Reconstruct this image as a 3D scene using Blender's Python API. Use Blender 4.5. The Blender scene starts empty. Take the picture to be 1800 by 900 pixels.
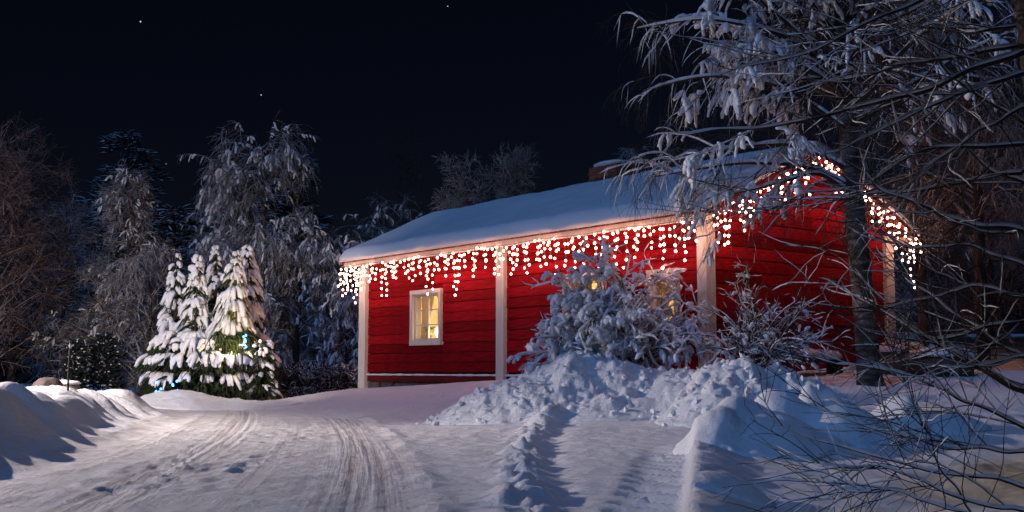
import bpy, bmesh, math, random
import numpy as np
from mathutils import Vector, Matrix

random.seed(11)
rng = np.random.default_rng(11)
scene = bpy.context.scene
COL = scene.collection

# ------------------------------------------------------------------ camera
F_PX = 2030.0                     # focal length in pixels of an 1800 px wide frame
PITCH = math.atan(200.0 / F_PX)
EYE = 0.75
cam_data = bpy.data.cameras.new('camera')
cam_data.sensor_width = 36.0
cam_data.lens = 36.0 * F_PX / 1800.0
cam_data.clip_start = 0.1
cam_data.clip_end = 4000.0
cam = bpy.data.objects.new('camera', cam_data)
COL.objects.link(cam)
cam.location = (0, 0, EYE)
cam.rotation_euler = (math.pi / 2 + PITCH, 0, 0)
scene.camera = cam

# ------------------------------------------------------------------ world, moon, exposure
MOON_DIR = Vector((-0.45, -0.55, 0.66)).normalized()     # direction towards the moon
world = bpy.data.worlds.new('World')
scene.world = world
world.use_nodes = True
wn = world.node_tree.nodes
sky = wn.new('ShaderNodeTexSky')
sky.sky_type = 'NISHITA'
sky.sun_disc = False
sky.sun_elevation = math.asin(MOON_DIR.z)
sky.sun_rotation = math.atan2(MOON_DIR.x, MOON_DIR.y)
sky.air_density = 1.0
sky.dust_density = 0.3
sky.ozone_density = 3.0
wn['Background'].inputs['Strength'].default_value = 0.00095
tint = wn.new('ShaderNodeMix'); tint.data_type = 'RGBA'; tint.blend_type = 'MULTIPLY'
tint.inputs['Factor'].default_value = 1.0; tint.inputs['B'].default_value = (0.9, 0.85, 1.25, 1.0)
world.node_tree.links.new(sky.outputs['Color'], tint.inputs['A'])
world.node_tree.links.new(tint.outputs['Result'], wn['Background'].inputs['Color'])
sun_data = bpy.data.lights.new('moon', 'SUN')
sun_data.energy = 0.72
sun_data.color = (0.165, 0.41, 1.0)
sun_data.angle = math.radians(1.5)
sun = bpy.data.objects.new('moon', sun_data)
COL.objects.link(sun)
sun.rotation_euler = (-MOON_DIR).to_track_quat('-Z', 'Y').to_euler()
scene.view_settings.view_transform = 'Standard'
scene.view_settings.look = 'None'
scene.view_settings.exposure = 0.0
scene.view_settings.gamma = 1.0
scene.view_settings.use_curve_mapping = False
scene.cycles.use_denoising = True
scene.cycles.use_light_tree = True
scene.cycles.max_bounces = 6
scene.cycles.transparent_max_bounces = 8
scene.cycles.sample_clamp_indirect = 4.0
scene.cycles.caustics_reflective = False
scene.cycles.caustics_refractive = False

# ------------------------------------------------------------------ helpers
def at(px, py, depth):
    """world point seen at photo pixel (px, py) at a given world depth (Y)"""
    dx = (px - 900.0) / F_PX
    dv = (450.0 - py) / F_PX
    c, s = math.cos(PITCH), math.sin(PITCH)
    d = Vector((dx, c - s * dv, s + c * dv))
    return Vector((0, 0, EYE)) + d * (depth / d.y)

def tag(o, label=None, cat=None, group=None, kind=None):
    if label: o['label'] = label
    if cat: o['category'] = cat
    if group: o['group'] = group
    if kind: o['kind'] = kind
    return o

def empty(name, loc, label=None, cat=None, group=None, rotz=0.0):
    o = bpy.data.objects.new(name, None)
    COL.objects.link(o)
    o.location = loc
    o.rotation_euler = (0, 0, rotz)
    o.empty_display_size = 0.2
    return tag(o, label, cat, group)

class MB:
    """collects numpy chunks of vertices and faces of one mesh"""
    def __init__(self):
        self.v, self.f, self.n = [], [], 0
    def add(self, V, *faces):
        V = np.asarray(V, dtype=np.float64).reshape(-1, 3)
        for Fa in faces:
            Fa = np.asarray(Fa, dtype=np.int64)
            if Fa.size: self.f.append(Fa + self.n)
        self.v.append(V); self.n += len(V)
    def box(self, c, s, rot=None):
        x, y, z = s[0] / 2, s[1] / 2, s[2] / 2
        V = np.array([(-x,-y,-z),(x,-y,-z),(x,y,-z),(-x,y,-z),(-x,-y,z),(x,-y,z),(x,y,z),(-x,y,z)])
        if rot is not None: V = V @ np.array(rot).T
        self.add(V + np.array(c), [(0,3,2,1),(4,5,6,7),(0,1,5,4),(1,2,6,5),(2,3,7,6),(3,0,4,7)])
    def mesh(self, name, smooth=False):
        me = bpy.data.meshes.new(name)
        if not self.v: return me
        V = np.concatenate(self.v)
        me.vertices.add(len(V))
        me.vertices.foreach_set('co', V.astype(np.float32).ravel())
        idx = np.concatenate([f.ravel() for f in self.f]).astype(np.int32)
        tot = np.concatenate([np.full(len(f), f.shape[1]) for f in self.f])
        start = np.concatenate([[0], np.cumsum(tot)[:-1]]).astype(np.int32)
        me.loops.add(len(idx)); me.loops.foreach_set('vertex_index', idx)
        me.polygons.add(len(tot)); me.polygons.foreach_set('loop_start', start)
        me.polygons.foreach_set('use_smooth', np.full(len(tot), smooth))
        me.update(calc_edges=True)
        return me
    def build(self, name, mat, parent=None, smooth=False, origin=None):
        if origin is not None and self.v:
            o_ = np.array(origin)
            self.v = [v - o_ for v in self.v]
        ob = link(name, self.mesh(name, smooth), mat, parent)
        if name == 'snow': ob['kind'] = 'stuff'
        return ob

def link(name, me, mat=None, parent=None):
    o = bpy.data.objects.new(name, me)
    COL.objects.link(o)
    if mat is not None and not me.materials: me.materials.append(mat)
    if parent is not None: o.parent = parent
    return o

def norm(v):
    return v / np.maximum(np.linalg.norm(v, axis=-1, keepdims=True), 1e-9)

def add_tubes(mb, P, R, sides=4, flat=1.0):
    """many tubes at once: P (N,n,3) centre lines, R (N,n) radii"""
    P = np.asarray(P, float); R = np.asarray(R, float)
    if len(P) == 0: return
    N, n, _ = P.shape
    T = norm(np.gradient(P, axis=1))
    up = np.zeros_like(T); up[..., 2] = 1.0
    steep = np.abs(T[..., 2]).max(axis=1) > 0.93
    up[steep] = (0.35, 0.9, 0.2)
    A = norm(np.cross(T, up)); B = norm(np.cross(A, T))
    ang = np.arange(sides) * 2 * math.pi / sides + 0.3
    V = P[:, :, None, :] + R[:, :, None, None] * (A[:, :, None, :] * np.cos(ang)[None, None, :, None] + flat * B[:, :, None, :] * np.sin(ang)[None, None, :, None])
    i = np.arange(n - 1)[:, None]; j = np.arange(sides)[None, :]; j2 = (j + 1) % sides
    q = np.stack([i * sides + j, i * sides + j2, (i + 1) * sides + j2, (i + 1) * sides + j], -1).reshape(-1, 4)
    Fq = (q[None] + (np.arange(N) * n * sides)[:, None, None]).reshape(-1, 4)
    mb.add(V.reshape(-1, 3), Fq)

def grow(P, R, k, t=(0.2, 1.0), ang=(35, 65), length=(0.5, 1.0), taper=0.4, npts=5, droop=0.0, wig=0.1, rs=0.55, rmin=0.004, up=0.0, flat=1.0, bias=None):
    N, n, _ = P.shape
    idx = np.repeat(np.arange(N), k)
    M = len(idx)
    tt = rng.uniform(t[0], t[1], M)
    f = tt * (n - 1); i = np.minimum(f.astype(int), n - 2); fr = (f - i)[:, None]
    p0, p1 = P[idx, i], P[idx, i + 1]
    base = p0 * (1 - fr) + p1 * fr
    tan = norm(p1 - p0)
    r0 = R[idx, i] * (1 - fr[:, 0]) + R[idx, i + 1] * fr[:, 0]
    rnd = rng.normal(size=(M, 3)); rnd[:, 2] *= flat
    if bias is not None: rnd += np.array(bias)
    perp = norm(rnd - (rnd * tan).sum(1, keepdims=True) * tan)
    a = np.radians(rng.uniform(ang[0], ang[1], M))[:, None]
    d = norm(tan * np.cos(a) + perp * np.sin(a) + np.array([0, 0, up]))
    L = (rng.uniform(length[0], length[1], M) * (1 - taper * tt))[:, None] / (npts - 1)
    Q = np.zeros((M, npts, 3)); Q[:, 0] = base
    for j in range(1, npts):
        d = norm(d + wig * rng.normal(size=(M, 3)) + np.array([0, 0, -droop]))
        Q[:, j] = Q[:, j - 1] + d * L
    rr = np.maximum(r0 * rs, rmin)[:, None]
    w = np.linspace(0, 1, npts)[None]
    RR = rr * (1 - w) + np.maximum(rr * 0.25, rmin * 0.6) * w
    return Q, RR

def snow_on(mb, P, R, th=0.02, wide=1.0, sides=5, keep=1.0, sag=0.0, gaps=0.0):
    """snow lying along the upper side of branches"""
    if keep < 1.0:
        m = rng.random(len(P)) < keep
        P, R = P[m], R[m]
    if len(P) == 0: return
    N, n, _ = P.shape
    T = norm(np.gradient(P, axis=1))
    h = np.sqrt(np.clip(1 - T[..., 2] ** 2, 0.02, 1))
    lump = rng.uniform(0.55, 1.45, (N, n))
    if gaps:
        g = rng.random((N, n)) < gaps
        lump = np.where(g, 0.05, lump); lump[:, 1:-1] = (lump[:, :-2] + 2 * lump[:, 1:-1] + lump[:, 2:]) / 4
    env = np.ones(n); env[0] = 0.35; env[-1] = 0.25
    Rs = (R * (0.8 if not gaps else 0.8 * np.minimum(lump * 1.6, 1)) + th * wide * lump) * env[None] * h
    C = P.copy(); C[..., 2] += R + Rs * 0.45 * (0.4 + 0.6 * h) - sag * Rs
    add_tubes(mb, C, Rs, sides, 0.8)

def ico(sub):
    bm = bmesh.new(); bmesh.ops.create_icosphere(bm, subdivisions=sub, radius=1.0)
    V = np.array([v.co[:] for v in bm.verts]); Fa = np.array([[v.index for v in f.verts] for f in bm.faces])
    bm.free(); return V, Fa
ICO = {1: ico(1), 2: ico(2), 3: ico(3), 4: ico(4)}

def add_blobs(mb, C, S, sub=2, rough=0.15, tilt=0.5):
    """lumps: C (N,3) centres, S (N,3) half sizes"""
    V, Fa = ICO[sub]
    N = len(C)
    if N == 0: return
    W = V[None] * (1 + rough * rng.normal(size=(N, len(V), 1)))
    W = W * S[:, None, :]
    a = rng.uniform(0, 2 * math.pi, N); b = rng.normal(0, tilt, N)
    ca, sa, cb, sb = np.cos(a), np.sin(a), np.cos(b), np.sin(b)
    x, y, z = W[..., 0], W[..., 1], W[..., 2]
    x, z = x * cb[:, None] + z * sb[:, None], -x * sb[:, None] + z * cb[:, None]
    x, y = x * ca[:, None] - y * sa[:, None], x * sa[:, None] + y * ca[:, None]
    W = np.stack([x, y, z], -1) + C[:, None, :]
    Fq = (Fa[None] + (np.arange(N) * len(V))[:, None, None]).reshape(-1, 3)
    mb.add(W.reshape(-1, 3), Fq)

def lumps(mb, P, size, sub=1, prof=(.55, .92, 1.05, 1.0, .92, .66), flat=.92):
    """lumpy round-ended mitts of snow along drooping centre lines"""
    N, n, _ = P.shape
    if N == 0: return
    pr = np.interp(np.linspace(0, 1, n), np.linspace(0, 1, len(prof)), prof)
    R = np.asarray(size).reshape(-1, 1) * pr[None] * rng.uniform(.74, 1.28, (N, n)) * rng.uniform(.72, 1.3, (N, 1))
    T = norm(P[:, -1] - P[:, -2])
    e = P[:, -1] + T * R[:, -1:] * .55
    T0 = norm(P[:, 1] - P[:, 0]); b0 = P[:, 0] - T0 * R[:, :1] * .5
    P = np.concatenate([b0[:, None], P + rng.normal(0, 1, P.shape) * np.asarray(size).reshape(-1, 1, 1) * .12, e[:, None]], 1)
    R = np.concatenate([R[:, :1] * .2, R, R[:, -1:] * .25], 1)
    add_tubes(mb, P, R, 7, flat)

# value noise -------------------------------------------------------
_tab = rng.random((256, 256))
def vnoise(x, y, seed=0):
    x = np.asarray(x, float) + seed * 17.31; y = np.asarray(y, float) + seed * 9.77
    xi, yi = np.floor(x).astype(int), np.floor(y).astype(int)
    fx, fy = x - xi, y - yi
    fx = fx * fx * (3 - 2 * fx); fy = fy * fy * (3 - 2 * fy)
    a, b = _tab[xi & 255, yi & 255], _tab[(xi + 1) & 255, yi & 255]
    c, d = _tab[xi & 255, (yi + 1) & 255], _tab[(xi + 1) & 255, (yi + 1) & 255]
    return (a * (1 - fx) + b * fx) * (1 - fy) + (c * (1 - fx) + d * fx) * fy - 0.5
def fbm(x, y, oct=4, seed=0):
    s, a = 0, 1.0
    for o in range(oct):
        s = s + a * vnoise(x * 2 ** o, y * 2 ** o, seed + o); a *= 0.5
    return s
def sstep(a, b, x):
    t = np.clip((x - a) / (b - a), 0, 1)
    return t * t * (3 - 2 * t)

# ------------------------------------------------------------------ materials
def mat(name, col, rough=0.7, var=0.15, scale=6.0, bump=0.0, bscale=40.0, stretch=(1, 1, 1), spec=0.3, rand=0.0, bdet=4, brough=0.5, bdist=0.02):
    m = bpy.data.materials.new(name); m.use_nodes = True
    nt = m.node_tree; N = nt.nodes; L = nt.links
    b = N['Principled BSDF']
    b.inputs['Roughness'].default_value = rough
    b.inputs['Specular IOR Level'].default_value = spec
    tc = N.new('ShaderNodeTexCoord'); mp = N.new('ShaderNodeMapping')
    mp.inputs['Scale'].default_value = stretch
    L.new(tc.outputs['Object'], mp.inputs['Vector'])
    nz = N.new('ShaderNodeTexNoise'); nz.inputs['Scale'].default_value = scale; nz.inputs['Detail'].default_value = 5
    L.new(mp.outputs['Vector'], nz.inputs['Vector'])
    rp = N.new('ShaderNodeValToRGB')
    lo = [max(0, c * (1 - var)) for c in col]; hi = [min(1, c * (1 + var)) for c in col]
    rp.color_ramp.elements[0].color = (*lo, 1); rp.color_ramp.elements[1].color = (*hi, 1)
    rp.color_ramp.elements[0].position = 0.3; rp.color_ramp.elements[1].position = 0.7
    L.new(nz.outputs['Fac'], rp.inputs['Fac'])
    out = rp.outputs['Color']
    if rand:
        oi = N.new('ShaderNodeObjectInfo'); hs = N.new('ShaderNodeHueSaturation')
        ma = N.new('ShaderNodeMapRange'); ma.inputs['To Min'].default_value = 1 - rand; ma.inputs['To Max'].default_value = 1 + rand
        L.new(oi.outputs['Random'], ma.inputs['Value']); L.new(ma.outputs['Result'], hs.inputs['Value'])
        L.new(out, hs.inputs['Color']); out = hs.outputs['Color']
    L.new(out, b.inputs['Base Color'])
    if bump:
        n2 = N.new('ShaderNodeTexNoise'); n2.inputs['Scale'].default_value = bscale; n2.inputs['Detail'].default_value = bdet; n2.inputs['Roughness'].default_value = brough
        L.new(mp.outputs['Vector'], n2.inputs['Vector'])
        bp = N.new('ShaderNodeBump'); bp.inputs['Strength'].default_value = bump; bp.inputs['Distance'].default_value = bdist
        L.new(n2.outputs['Fac'], bp.inputs['Height']); L.new(bp.outputs['Normal'], b.inputs['Normal'])
    return m

def emit(name, col, strength):
    m = bpy.data.materials.new(name); m.use_nodes = True
    N = m.node_tree.nodes; N.clear()
    e = N.new('ShaderNodeEmission'); o = N.new('ShaderNodeOutputMaterial')
    e.inputs['Color'].default_value = (*col, 1); e.inputs['Strength'].default_value = strength
    m.node_tree.links.new(e.outputs[0], o.inputs['Surface'])
    return m

def frosted(name, bark, snow, lo=-0.1, hi=0.6, amount=1.0):
    """bark with snow caught on whatever faces upwards"""
    m = mat(name, bark, 0.9, 0.3, 8.0)
    nt = m.node_tree; N = nt.nodes; L = nt.links; b = N['Principled BSDF']
    geo = N.new('ShaderNodeNewGeometry'); sp = N.new('ShaderNodeSeparateXYZ'); mr = N.new('ShaderNodeMapRange')
    mr.inputs['From Min'].default_value = lo; mr.inputs['From Max'].default_value = hi; mr.inputs['To Max'].default_value = amount
    L.new(geo.outputs['Normal'], sp.inputs[0]); L.new(sp.outputs['Z'], mr.inputs['Value'])
    mx = N.new('ShaderNodeMix'); mx.data_type = 'RGBA'
    src = b.inputs['Base Color'].links[0].from_socket
    L.new(mr.outputs['Result'], mx.inputs['Factor']); L.new(src, mx.inputs['A']); mx.inputs['B'].default_value = (*snow, 1)
    L.new(mx.outputs['Result'], b.inputs['Base Color'])
    return m

M = {}
M['snow'] = mat('fresh snow', (0.80, 0.82, 0.86), 0.65, 0.05, 1.5, 0.7, 8.0, spec=0.2, bdet=8, brough=0.68, bdist=0.04)
M['snow_smooth'] = mat('wind smoothed snow', (0.80, 0.82, 0.86), 0.6, 0.05, 0.8, 0.8, 5.0, spec=0.2, bdet=10, brough=0.7, bdist=0.07)
M['roof_snow'] = mat('roof snow', (0.80, 0.82, 0.86), 0.6, 0.04, 0.8, 0.10, 9.0, spec=0.2, bdet=6)
M['chunk'] = mat('ploughed snow', (0.78, 0.81, 0.86), 0.7, 0.08, 3.0, 1.0, 10.0, spec=0.2, bdet=8, brough=0.72, bdist=0.05)
M['bough_snow'] = mat('bough snow', (0.80, 0.81, 0.84), 0.7, 0.05, 3.0, 0.3, 25.0, spec=0.15)
M['red'] = mat('falu red boards', (0.28, 0.006, 0.011), 0.85, 0.4, 3.0, 0.5, 9.0, (3.0, 1.2, 14.0), spec=0.04, rand=0.4)
M['red_dark'] = mat('dark red trim', (0.16, 0.012, 0.010), 0.8, 0.3, 5.0, 0.3, 20.0, spec=0.1)
M['backing'] = mat('wall backing', (0.02, 0.008, 0.006), 0.9)
M['white_wood'] = mat('white painted wood', (0.66, 0.60, 0.52), 0.55, 0.10, 5.0, 0.25, 12.0, (6, 6, 0.6), spec=0.3, rand=0.05)
M['stone'] = mat('foundation stone', (0.13, 0.10, 0.09), 0.9, 0.4, 4.0, 0.8, 9.0, rand=0.3)
M['plaster'] = mat('room plaster', (0.62, 0.50, 0.33), 0.8, 0.08, 3.0)
M['curtain'] = mat('curtain cloth', (0.72, 0.63, 0.45), 0.9, 0.06, 9.0)
_n = M['curtain'].node_tree; _t = _n.nodes.new('ShaderNodeBsdfTranslucent'); _t.inputs['Color'].default_value = (0.85, 0.68, 0.42, 1); _x = _n.nodes.new('ShaderNodeMixShader'); _x.inputs[0].default_value = 0.55
_n.links.new(_n.nodes['Principled BSDF'].outputs[0], _x.inputs[1]); _n.links.new(_t.outputs[0], _x.inputs[2]); _n.links.new(_x.outputs[0], _n.nodes['Material Output'].inputs['Surface'])
M['brick'] = mat('chimney brick', (0.16, 0.06, 0.04), 0.9, 0.35, 8.0, 0.5, 30.0, rand=0.3)
M['bark'] = mat('dark bark', (0.045, 0.034, 0.028), 0.9, 0.4, 12.0, 0.6, 30.0, (1, 1, 0.4))
M['twig'] = mat('thin twigs', (0.055, 0.035, 0.028), 0.9, 0.3, 9.0)
M['needles'] = mat('dark needles', (0.035, 0.050, 0.018), 0.8, 0.4, 6.0)
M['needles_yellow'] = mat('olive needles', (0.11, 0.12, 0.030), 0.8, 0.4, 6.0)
M['dark'] = mat('night conifer', (0.018, 0.024, 0.020), 0.9, 0.3, 2.0)
M['frost'] = frosted('frosted twigs', (0.045, 0.032, 0.028), (0.66, 0.63, 0.63), -0.3, 0.7)
M['frost_brown'] = frosted('frosted brown twigs', (0.06, 0.036, 0.03), (0.50, 0.38, 0.36), -0.1, 0.8)
M['frost_blue'] = frosted('frosted pine', (0.018, 0.022, 0.018), (0.68, 0.72, 0.8), -0.05, 0.7)
M['hedge'] = frosted('snowy hedge', (0.035, 0.028, 0.02), (0.62, 0.62, 0.64), 0.0, 0.7)
M['metal'] = mat('galvanised steel', (0.35, 0.36, 0.37), 0.45, 0.1, 5.0, spec=0.5)
M['black'] = mat('black rubber', (0.02, 0.02, 0.02), 0.6)
M['cable'] = mat('copper coloured wire', (0.25, 0.13, 0.05), 0.5)
M['bulb'] = emit('warm bulb glow', (1.0, 0.50, 0.37), 29.0)
M['blue_led'] = emit('blue led glow', (0.05, 0.30, 1.0), 14.0)
M['lamp'] = emit('street lamp glow', (1.0, 0.86, 0.72), 30.0)
M['star'] = emit('starlight', (0.8, 0.85, 1.0), 0.9)
M['rock'] = frosted('snowy rock', (0.05, 0.035, 0.03), (0.7, 0.7, 0.72), 0.35, 0.7)

def birch_bark():
    m = mat('birch bark', (0.14, 0.12, 0.11), 0.8, 0.2, 8.0, 0.4, 25.0)
    nt = m.node_tree; N = nt.nodes; L = nt.links; b = N['Principled BSDF']
    src = b.inputs['Base Color'].links[0].from_socket
    tc = N.new('ShaderNodeTexCoord'); mp = N.new('ShaderNodeMapping'); mp.inputs['Scale'].default_value = (3, 3, 11)
    nz = N.new('ShaderNodeTexNoise'); nz.inputs['Scale'].default_value = 1.6; nz.inputs['Detail'].default_value = 6
    rp = N.new('ShaderNodeValToRGB'); rp.color_ramp.elements[0].position = 0.42; rp.color_ramp.elements[1].position = 0.58
    mx = N.new('ShaderNodeMix'); mx.data_type = 'RGBA'; mx.inputs['A'].default_value = (0.03, 0.024, 0.02, 1)
    L.new(tc.outputs['Object'], mp.inputs[0]); L.new(mp.outputs[0], nz.inputs['Vector']); L.new(nz.outputs['Fac'], rp.inputs[0])
    L.new(rp.outputs[0], mx.inputs['Factor']); L.new(src, mx.inputs['B']); L.new(mx.outputs['Result'], b.inputs['Base Color'])
    return m
M['birch'] = birch_bark()

def glass_mat():
    m = bpy.data.materials.new('window glass'); m.use_nodes = True
    N = m.node_tree.nodes; L = m.node_tree.links; N.clear()
    t = N.new('ShaderNodeBsdfTransparent'); g = N.new('ShaderNodeBsdfGlossy'); mx = N.new('ShaderNodeMixShader'); o = N.new('ShaderNodeOutputMaterial')
    g.inputs['Roughness'].default_value = 0.03; t.inputs['Color'].default_value = (0.93, 0.95, 0.94, 1)
    mx.inputs[0].default_value = 0.07; L.new(t.outputs[0], mx.inputs[1]); L.new(g.outputs[0], mx.inputs[2]); L.new(mx.outputs[0], o.inputs['Surface'])
    return m
M['glass'] = glass_mat()

def road_mat():
    m = mat('packed snow road', (0.77, 0.76, 0.77), 0.6, 0.08, 0.9, 0.0, spec=0.2)
    nt = m.node_tree; N = nt.nodes; L = nt.links; b = N['Principled BSDF']
    def node(t, **kw):
        n = N.new(t)
        for k, v in kw.items(): setattr(n, k, v)
        return n
    at_ = node('ShaderNodeAttribute', attribute_name='track')       # across-road, along-road, lane strength
    sp = node('ShaderNodeSeparateXYZ'); L.new(at_.outputs['Vector'], sp.inputs[0])
    mp = node('ShaderNodeMapping'); mp.inputs['Scale'].default_value = (10.0, 0.16, 0.0); L.new(at_.outputs['Vector'], mp.inputs[0])
    nz = node('ShaderNodeTexNoise'); nz.inputs['Scale'].default_value = 1.0; nz.inputs['Detail'].default_value = 3; nz.inputs['Roughness'].default_value = 0.55
    L.new(mp.outputs[0], nz.inputs['Vector'])
    tc = node('ShaderNodeTexCoord')
    n2 = node('ShaderNodeTexNoise'); n2.inputs['Scale'].default_value = 6.0; n2.inputs['Detail'].default_value = 9; n2.inputs['Roughness'].default_value = 0.7
    L.new(tc.outputs['Object'], n2.inputs['Vector'])
    lm = node('ShaderNodeMapRange'); lm.inputs['To Min'].default_value = 0.12; lm.inputs['To Max'].default_value = 1.15; L.new(sp.outputs['Z'], lm.inputs['Value'])
    mu = node('ShaderNodeMath', operation='MULTIPLY'); L.new(nz.outputs['Fac'], mu.inputs[0]); L.new(lm.outputs[0], mu.inputs[1])
    ad = node('ShaderNodeMath', operation='MULTIPLY_ADD'); ad.inputs[1].default_value = 0.8; L.new(n2.outputs['Fac'], ad.inputs[0]); L.new(mu.outputs[0], ad.inputs[2])
    bp = node('ShaderNodeBump'); bp.inputs['Strength'].default_value = 0.85; bp.inputs['Distance'].default_value = 0.055
    L.new(ad.outputs[0], bp.inputs['Height']); L.new(bp.outputs['Normal'], b.inputs['Normal'])
    src = b.inputs['Base Color'].links[0].from_socket
    rp = node('ShaderNodeValToRGB'); rp.color_ramp.elements[0].position = 0.36; rp.color_ramp.elements[0].color = (0.70, 0.66, 0.64, 1); rp.color_ramp.elements[1].position = 0.56
    L.new(nz.outputs['Fac'], rp.inputs[0])
    vo = node('ShaderNodeTexVoronoi'); vo.inputs['Scale'].default_value = 7.0; L.new(tc.outputs['Object'], vo.inputs['Vector'])
    r2 = node('ShaderNodeValToRGB'); r2.color_ramp.elements[0].position = 0.05; r2.color_ramp.elements[0].color = (0.25, 0.22, 0.2, 1); r2.color_ramp.elements[1].position = 0.10
    L.new(vo.outputs['Distance'], r2.inputs[0])
    m1 = node('ShaderNodeMix', data_type='RGBA', blend_type='MULTIPLY'); m2 = node('ShaderNodeMix', data_type='RGBA', blend_type='MULTIPLY'); m2.inputs['Factor'].default_value = 0.6
    L.new(lm.outputs[0], m1.inputs['Factor']); L.new(src, m1.inputs['A']); L.new(rp.outputs[0], m1.inputs['B'])
    L.new(m1.outputs['Result'], m2.inputs['A']); L.new(r2.outputs[0], m2.inputs['B']); L.new(m2.outputs['Result'], b.inputs['Base Color'])
    return m
M['road'] = road_mat()

# ------------------------------------------------------------------ house frame of reference
VX, VY = 0.786, 0.618            # direction of the gable wall (house local X)
UX, UY = -0.618, 0.786           # direction of the long wall (house local Y)
CX, CY = 3.04, 18.0              # the corner nearest the camera
LEN, WID = 10.4, 4.9
HROT = math.atan2(VY, VX)
def hw(b, a, z=0.0):
    return Vector((CX + VX * b + UX * a, CY + VY * b + UY * a, z))
def house_ab(x, y):
    dx, dy = x - CX, y - CY
    return dx * VX + dy * VY, dx * UX + dy * UY

# ------------------------------------------------------------------ ground and road
def road_centre(y):
    e = np.clip(y, -6, 30) - 6.0
    return -0.78 - 0.10 * e - 0.0047 * e * np.abs(e)
def edge_x(y): return 0.89 + 0.162 * (y - 6.0)
def chunk_x(y): return np.interp(y, [3, 6, 10, 13, 15.2, 17], [0.12, 0.06, 0.05, 0.2, 0.45, 1.0])

DENTS = []
_r = random.Random(5)
for k in range(70):
    py = _r.uniform(745, 860); d = 1522 / (py - 650)
    px = 560 - (py - 715) * 2.0 + _r.choice((-70, 0, 90)) + _r.gauss(0, 22)
    DENTS.append(((px - 900) / F_PX * d, d, _r.uniform(0.035, 0.075), _r.uniform(0.07, 0.20), _r.uniform(0.012, 0.026)))

def bank_mask(x, y):
    s = x - road_centre(y)
    w = -2.75 - s + 0.25 * fbm(y * 0.9, x * 0.2, 3, 3)
    return w

def H(x, y):
    x = np.asarray(x, float); y = np.asarray(y, float)
    b, a = house_ab(x, y)
    # raised snow round the house
    db = np.maximum(np.maximum(-b, b - WID), 0); da = np.maximum(np.maximum(-a, a - LEN), 0)
    dist = np.sqrt(db ** 2 + da ** 2)
    zw = np.interp(a, [-2, 0, 5.2, 10.2, 11.2, 12.5], [0.72, 0.70, 0.55, 0.34, 0.14, 0.0])
    apron = zw * (1 - sstep(0.0, 3.6, dist))
    # rising ground on the right
    hill = sstep(2.0, 4.6, x) * np.clip(0.083 * (y - 10.6), 0, 1.75)
    z = np.maximum(apron, hill) + 0.12 * sstep(12, 16, y) * sstep(-1.2, 0.8, x) * (1 - sstep(0.1, 0.3, np.maximum(apron, hill)))
    z = z + 0.02 * fbm(x * 0.5, y * 0.5, 3, 1)
    # left ploughed bank
    w = bank_mask(x, y)
    fade = 1 - sstep(19.5, 22.5, y)
    top = np.interp(y, [4, 9, 19, 30], [0.72, 0.70, 0.46, 0.3])
    lum = 0.15 * fbm(x * 0.75, y * 0.6, 4, 5) + 0.065 * fbm(x * 3.0, y * 2.2, 4, 8)
    ribs = 0.05 * np.sin(y * 8.0 + 6 * fbm(x * .8, y * .8, 2, 9)) * sstep(0.1, 0.5, w) * (1 - sstep(0.8, 1.6, w))
    prof = sstep(-0.05, 0.85, w)
    z = z + fade * (prof * (top - 0.10 + lum) + ribs + 0.05 * np.exp(-((w - 0.05) / 0.18) ** 2))
    # lane relief on the packed road
    s = x - road_centre(y)
    onroad = sstep(-2.7, -2.4, s) * (1 - sstep(0.25, 0.45, s))
    lane = np.exp(-((s + 0.02) / 0.20) ** 2) + np.exp(-((s + 1.5) / 0.24) ** 2)
    z = z - onroad * 0.022 * lane * (0.8 + 0.5 * np.sin(s * 60)) * (1 - sstep(20, 24, y))
    z = z + 0.035 * np.exp(-((s - 0.42) / 0.10) ** 2) * (1 - sstep(19, 22, y)) * (0.6 + fbm(y * 2.0, s, 3, 12))
    for (dx, dy, rx, ry, dp) in DENTS:
        m = (np.abs(x - dx) < rx * 3) & (np.abs(y - dy) < ry * 3)
        q = ((x - dx) / rx) ** 2 + ((y - dy) / ry) ** 2
        z = z - np.where(m, dp * (np.exp(-q) - 0.45 * np.exp(-((np.sqrt(q) - 1.5) / 0.4) ** 2)), 0)
    # churned ridge left by a wheel
    c = (x - chunk_x(y)) / 0.17
    g = np.exp(-c ** 2) * (1 - sstep(16.0, 17.5, y))
    z = z + g * (0.010 + 0.20 * np.abs(fbm(x * 6.5, y * 3.2, 4, 14))) - 0.03 * np.exp(-((c - 1.6) / 0.7) ** 2) * (1 - sstep(16.0, 17.5, y))
    # ribbed wheel rut and the step up beside it
    e = x - edge_x(y)
    n = (1 - sstep(10.2, 12.2, y))
    rut = sstep(-0.50, -0.30, e) * (1 - sstep(-0.04, 0.02, e))
    z = z + n * (rut * (-0.05 + 0.10 * (np.abs(((y + e * 0.9) / 0.42) % 1.0 - 0.35) * 1.5 - 0.4)))
    z = z + n * (0.13 * sstep(-0.03, 0.03, e) * (1 - 0.9 * sstep(0.04, 0.55, e)) + 0.016 * np.exp(-((e - 0.02) / 0.035) ** 2) * (0.7 + fbm(y * 3, e * 2, 3, 20)))
    z = z + sstep(0.2, 1.0, e) * (1 - sstep(14, 17, y)) * 0.10 * fbm(x * 0.9, y * 0.9, 3, 22)
    # fine scuffs over the whole yard
    near = (1 - sstep(20, 26, y))
    z = z + near * (0.016 * fbm(x * 4, y * 2.2, 3, 25) + 0.014 * fbm(x * 10, y * 5.5, 2, 28))
    return z

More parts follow.
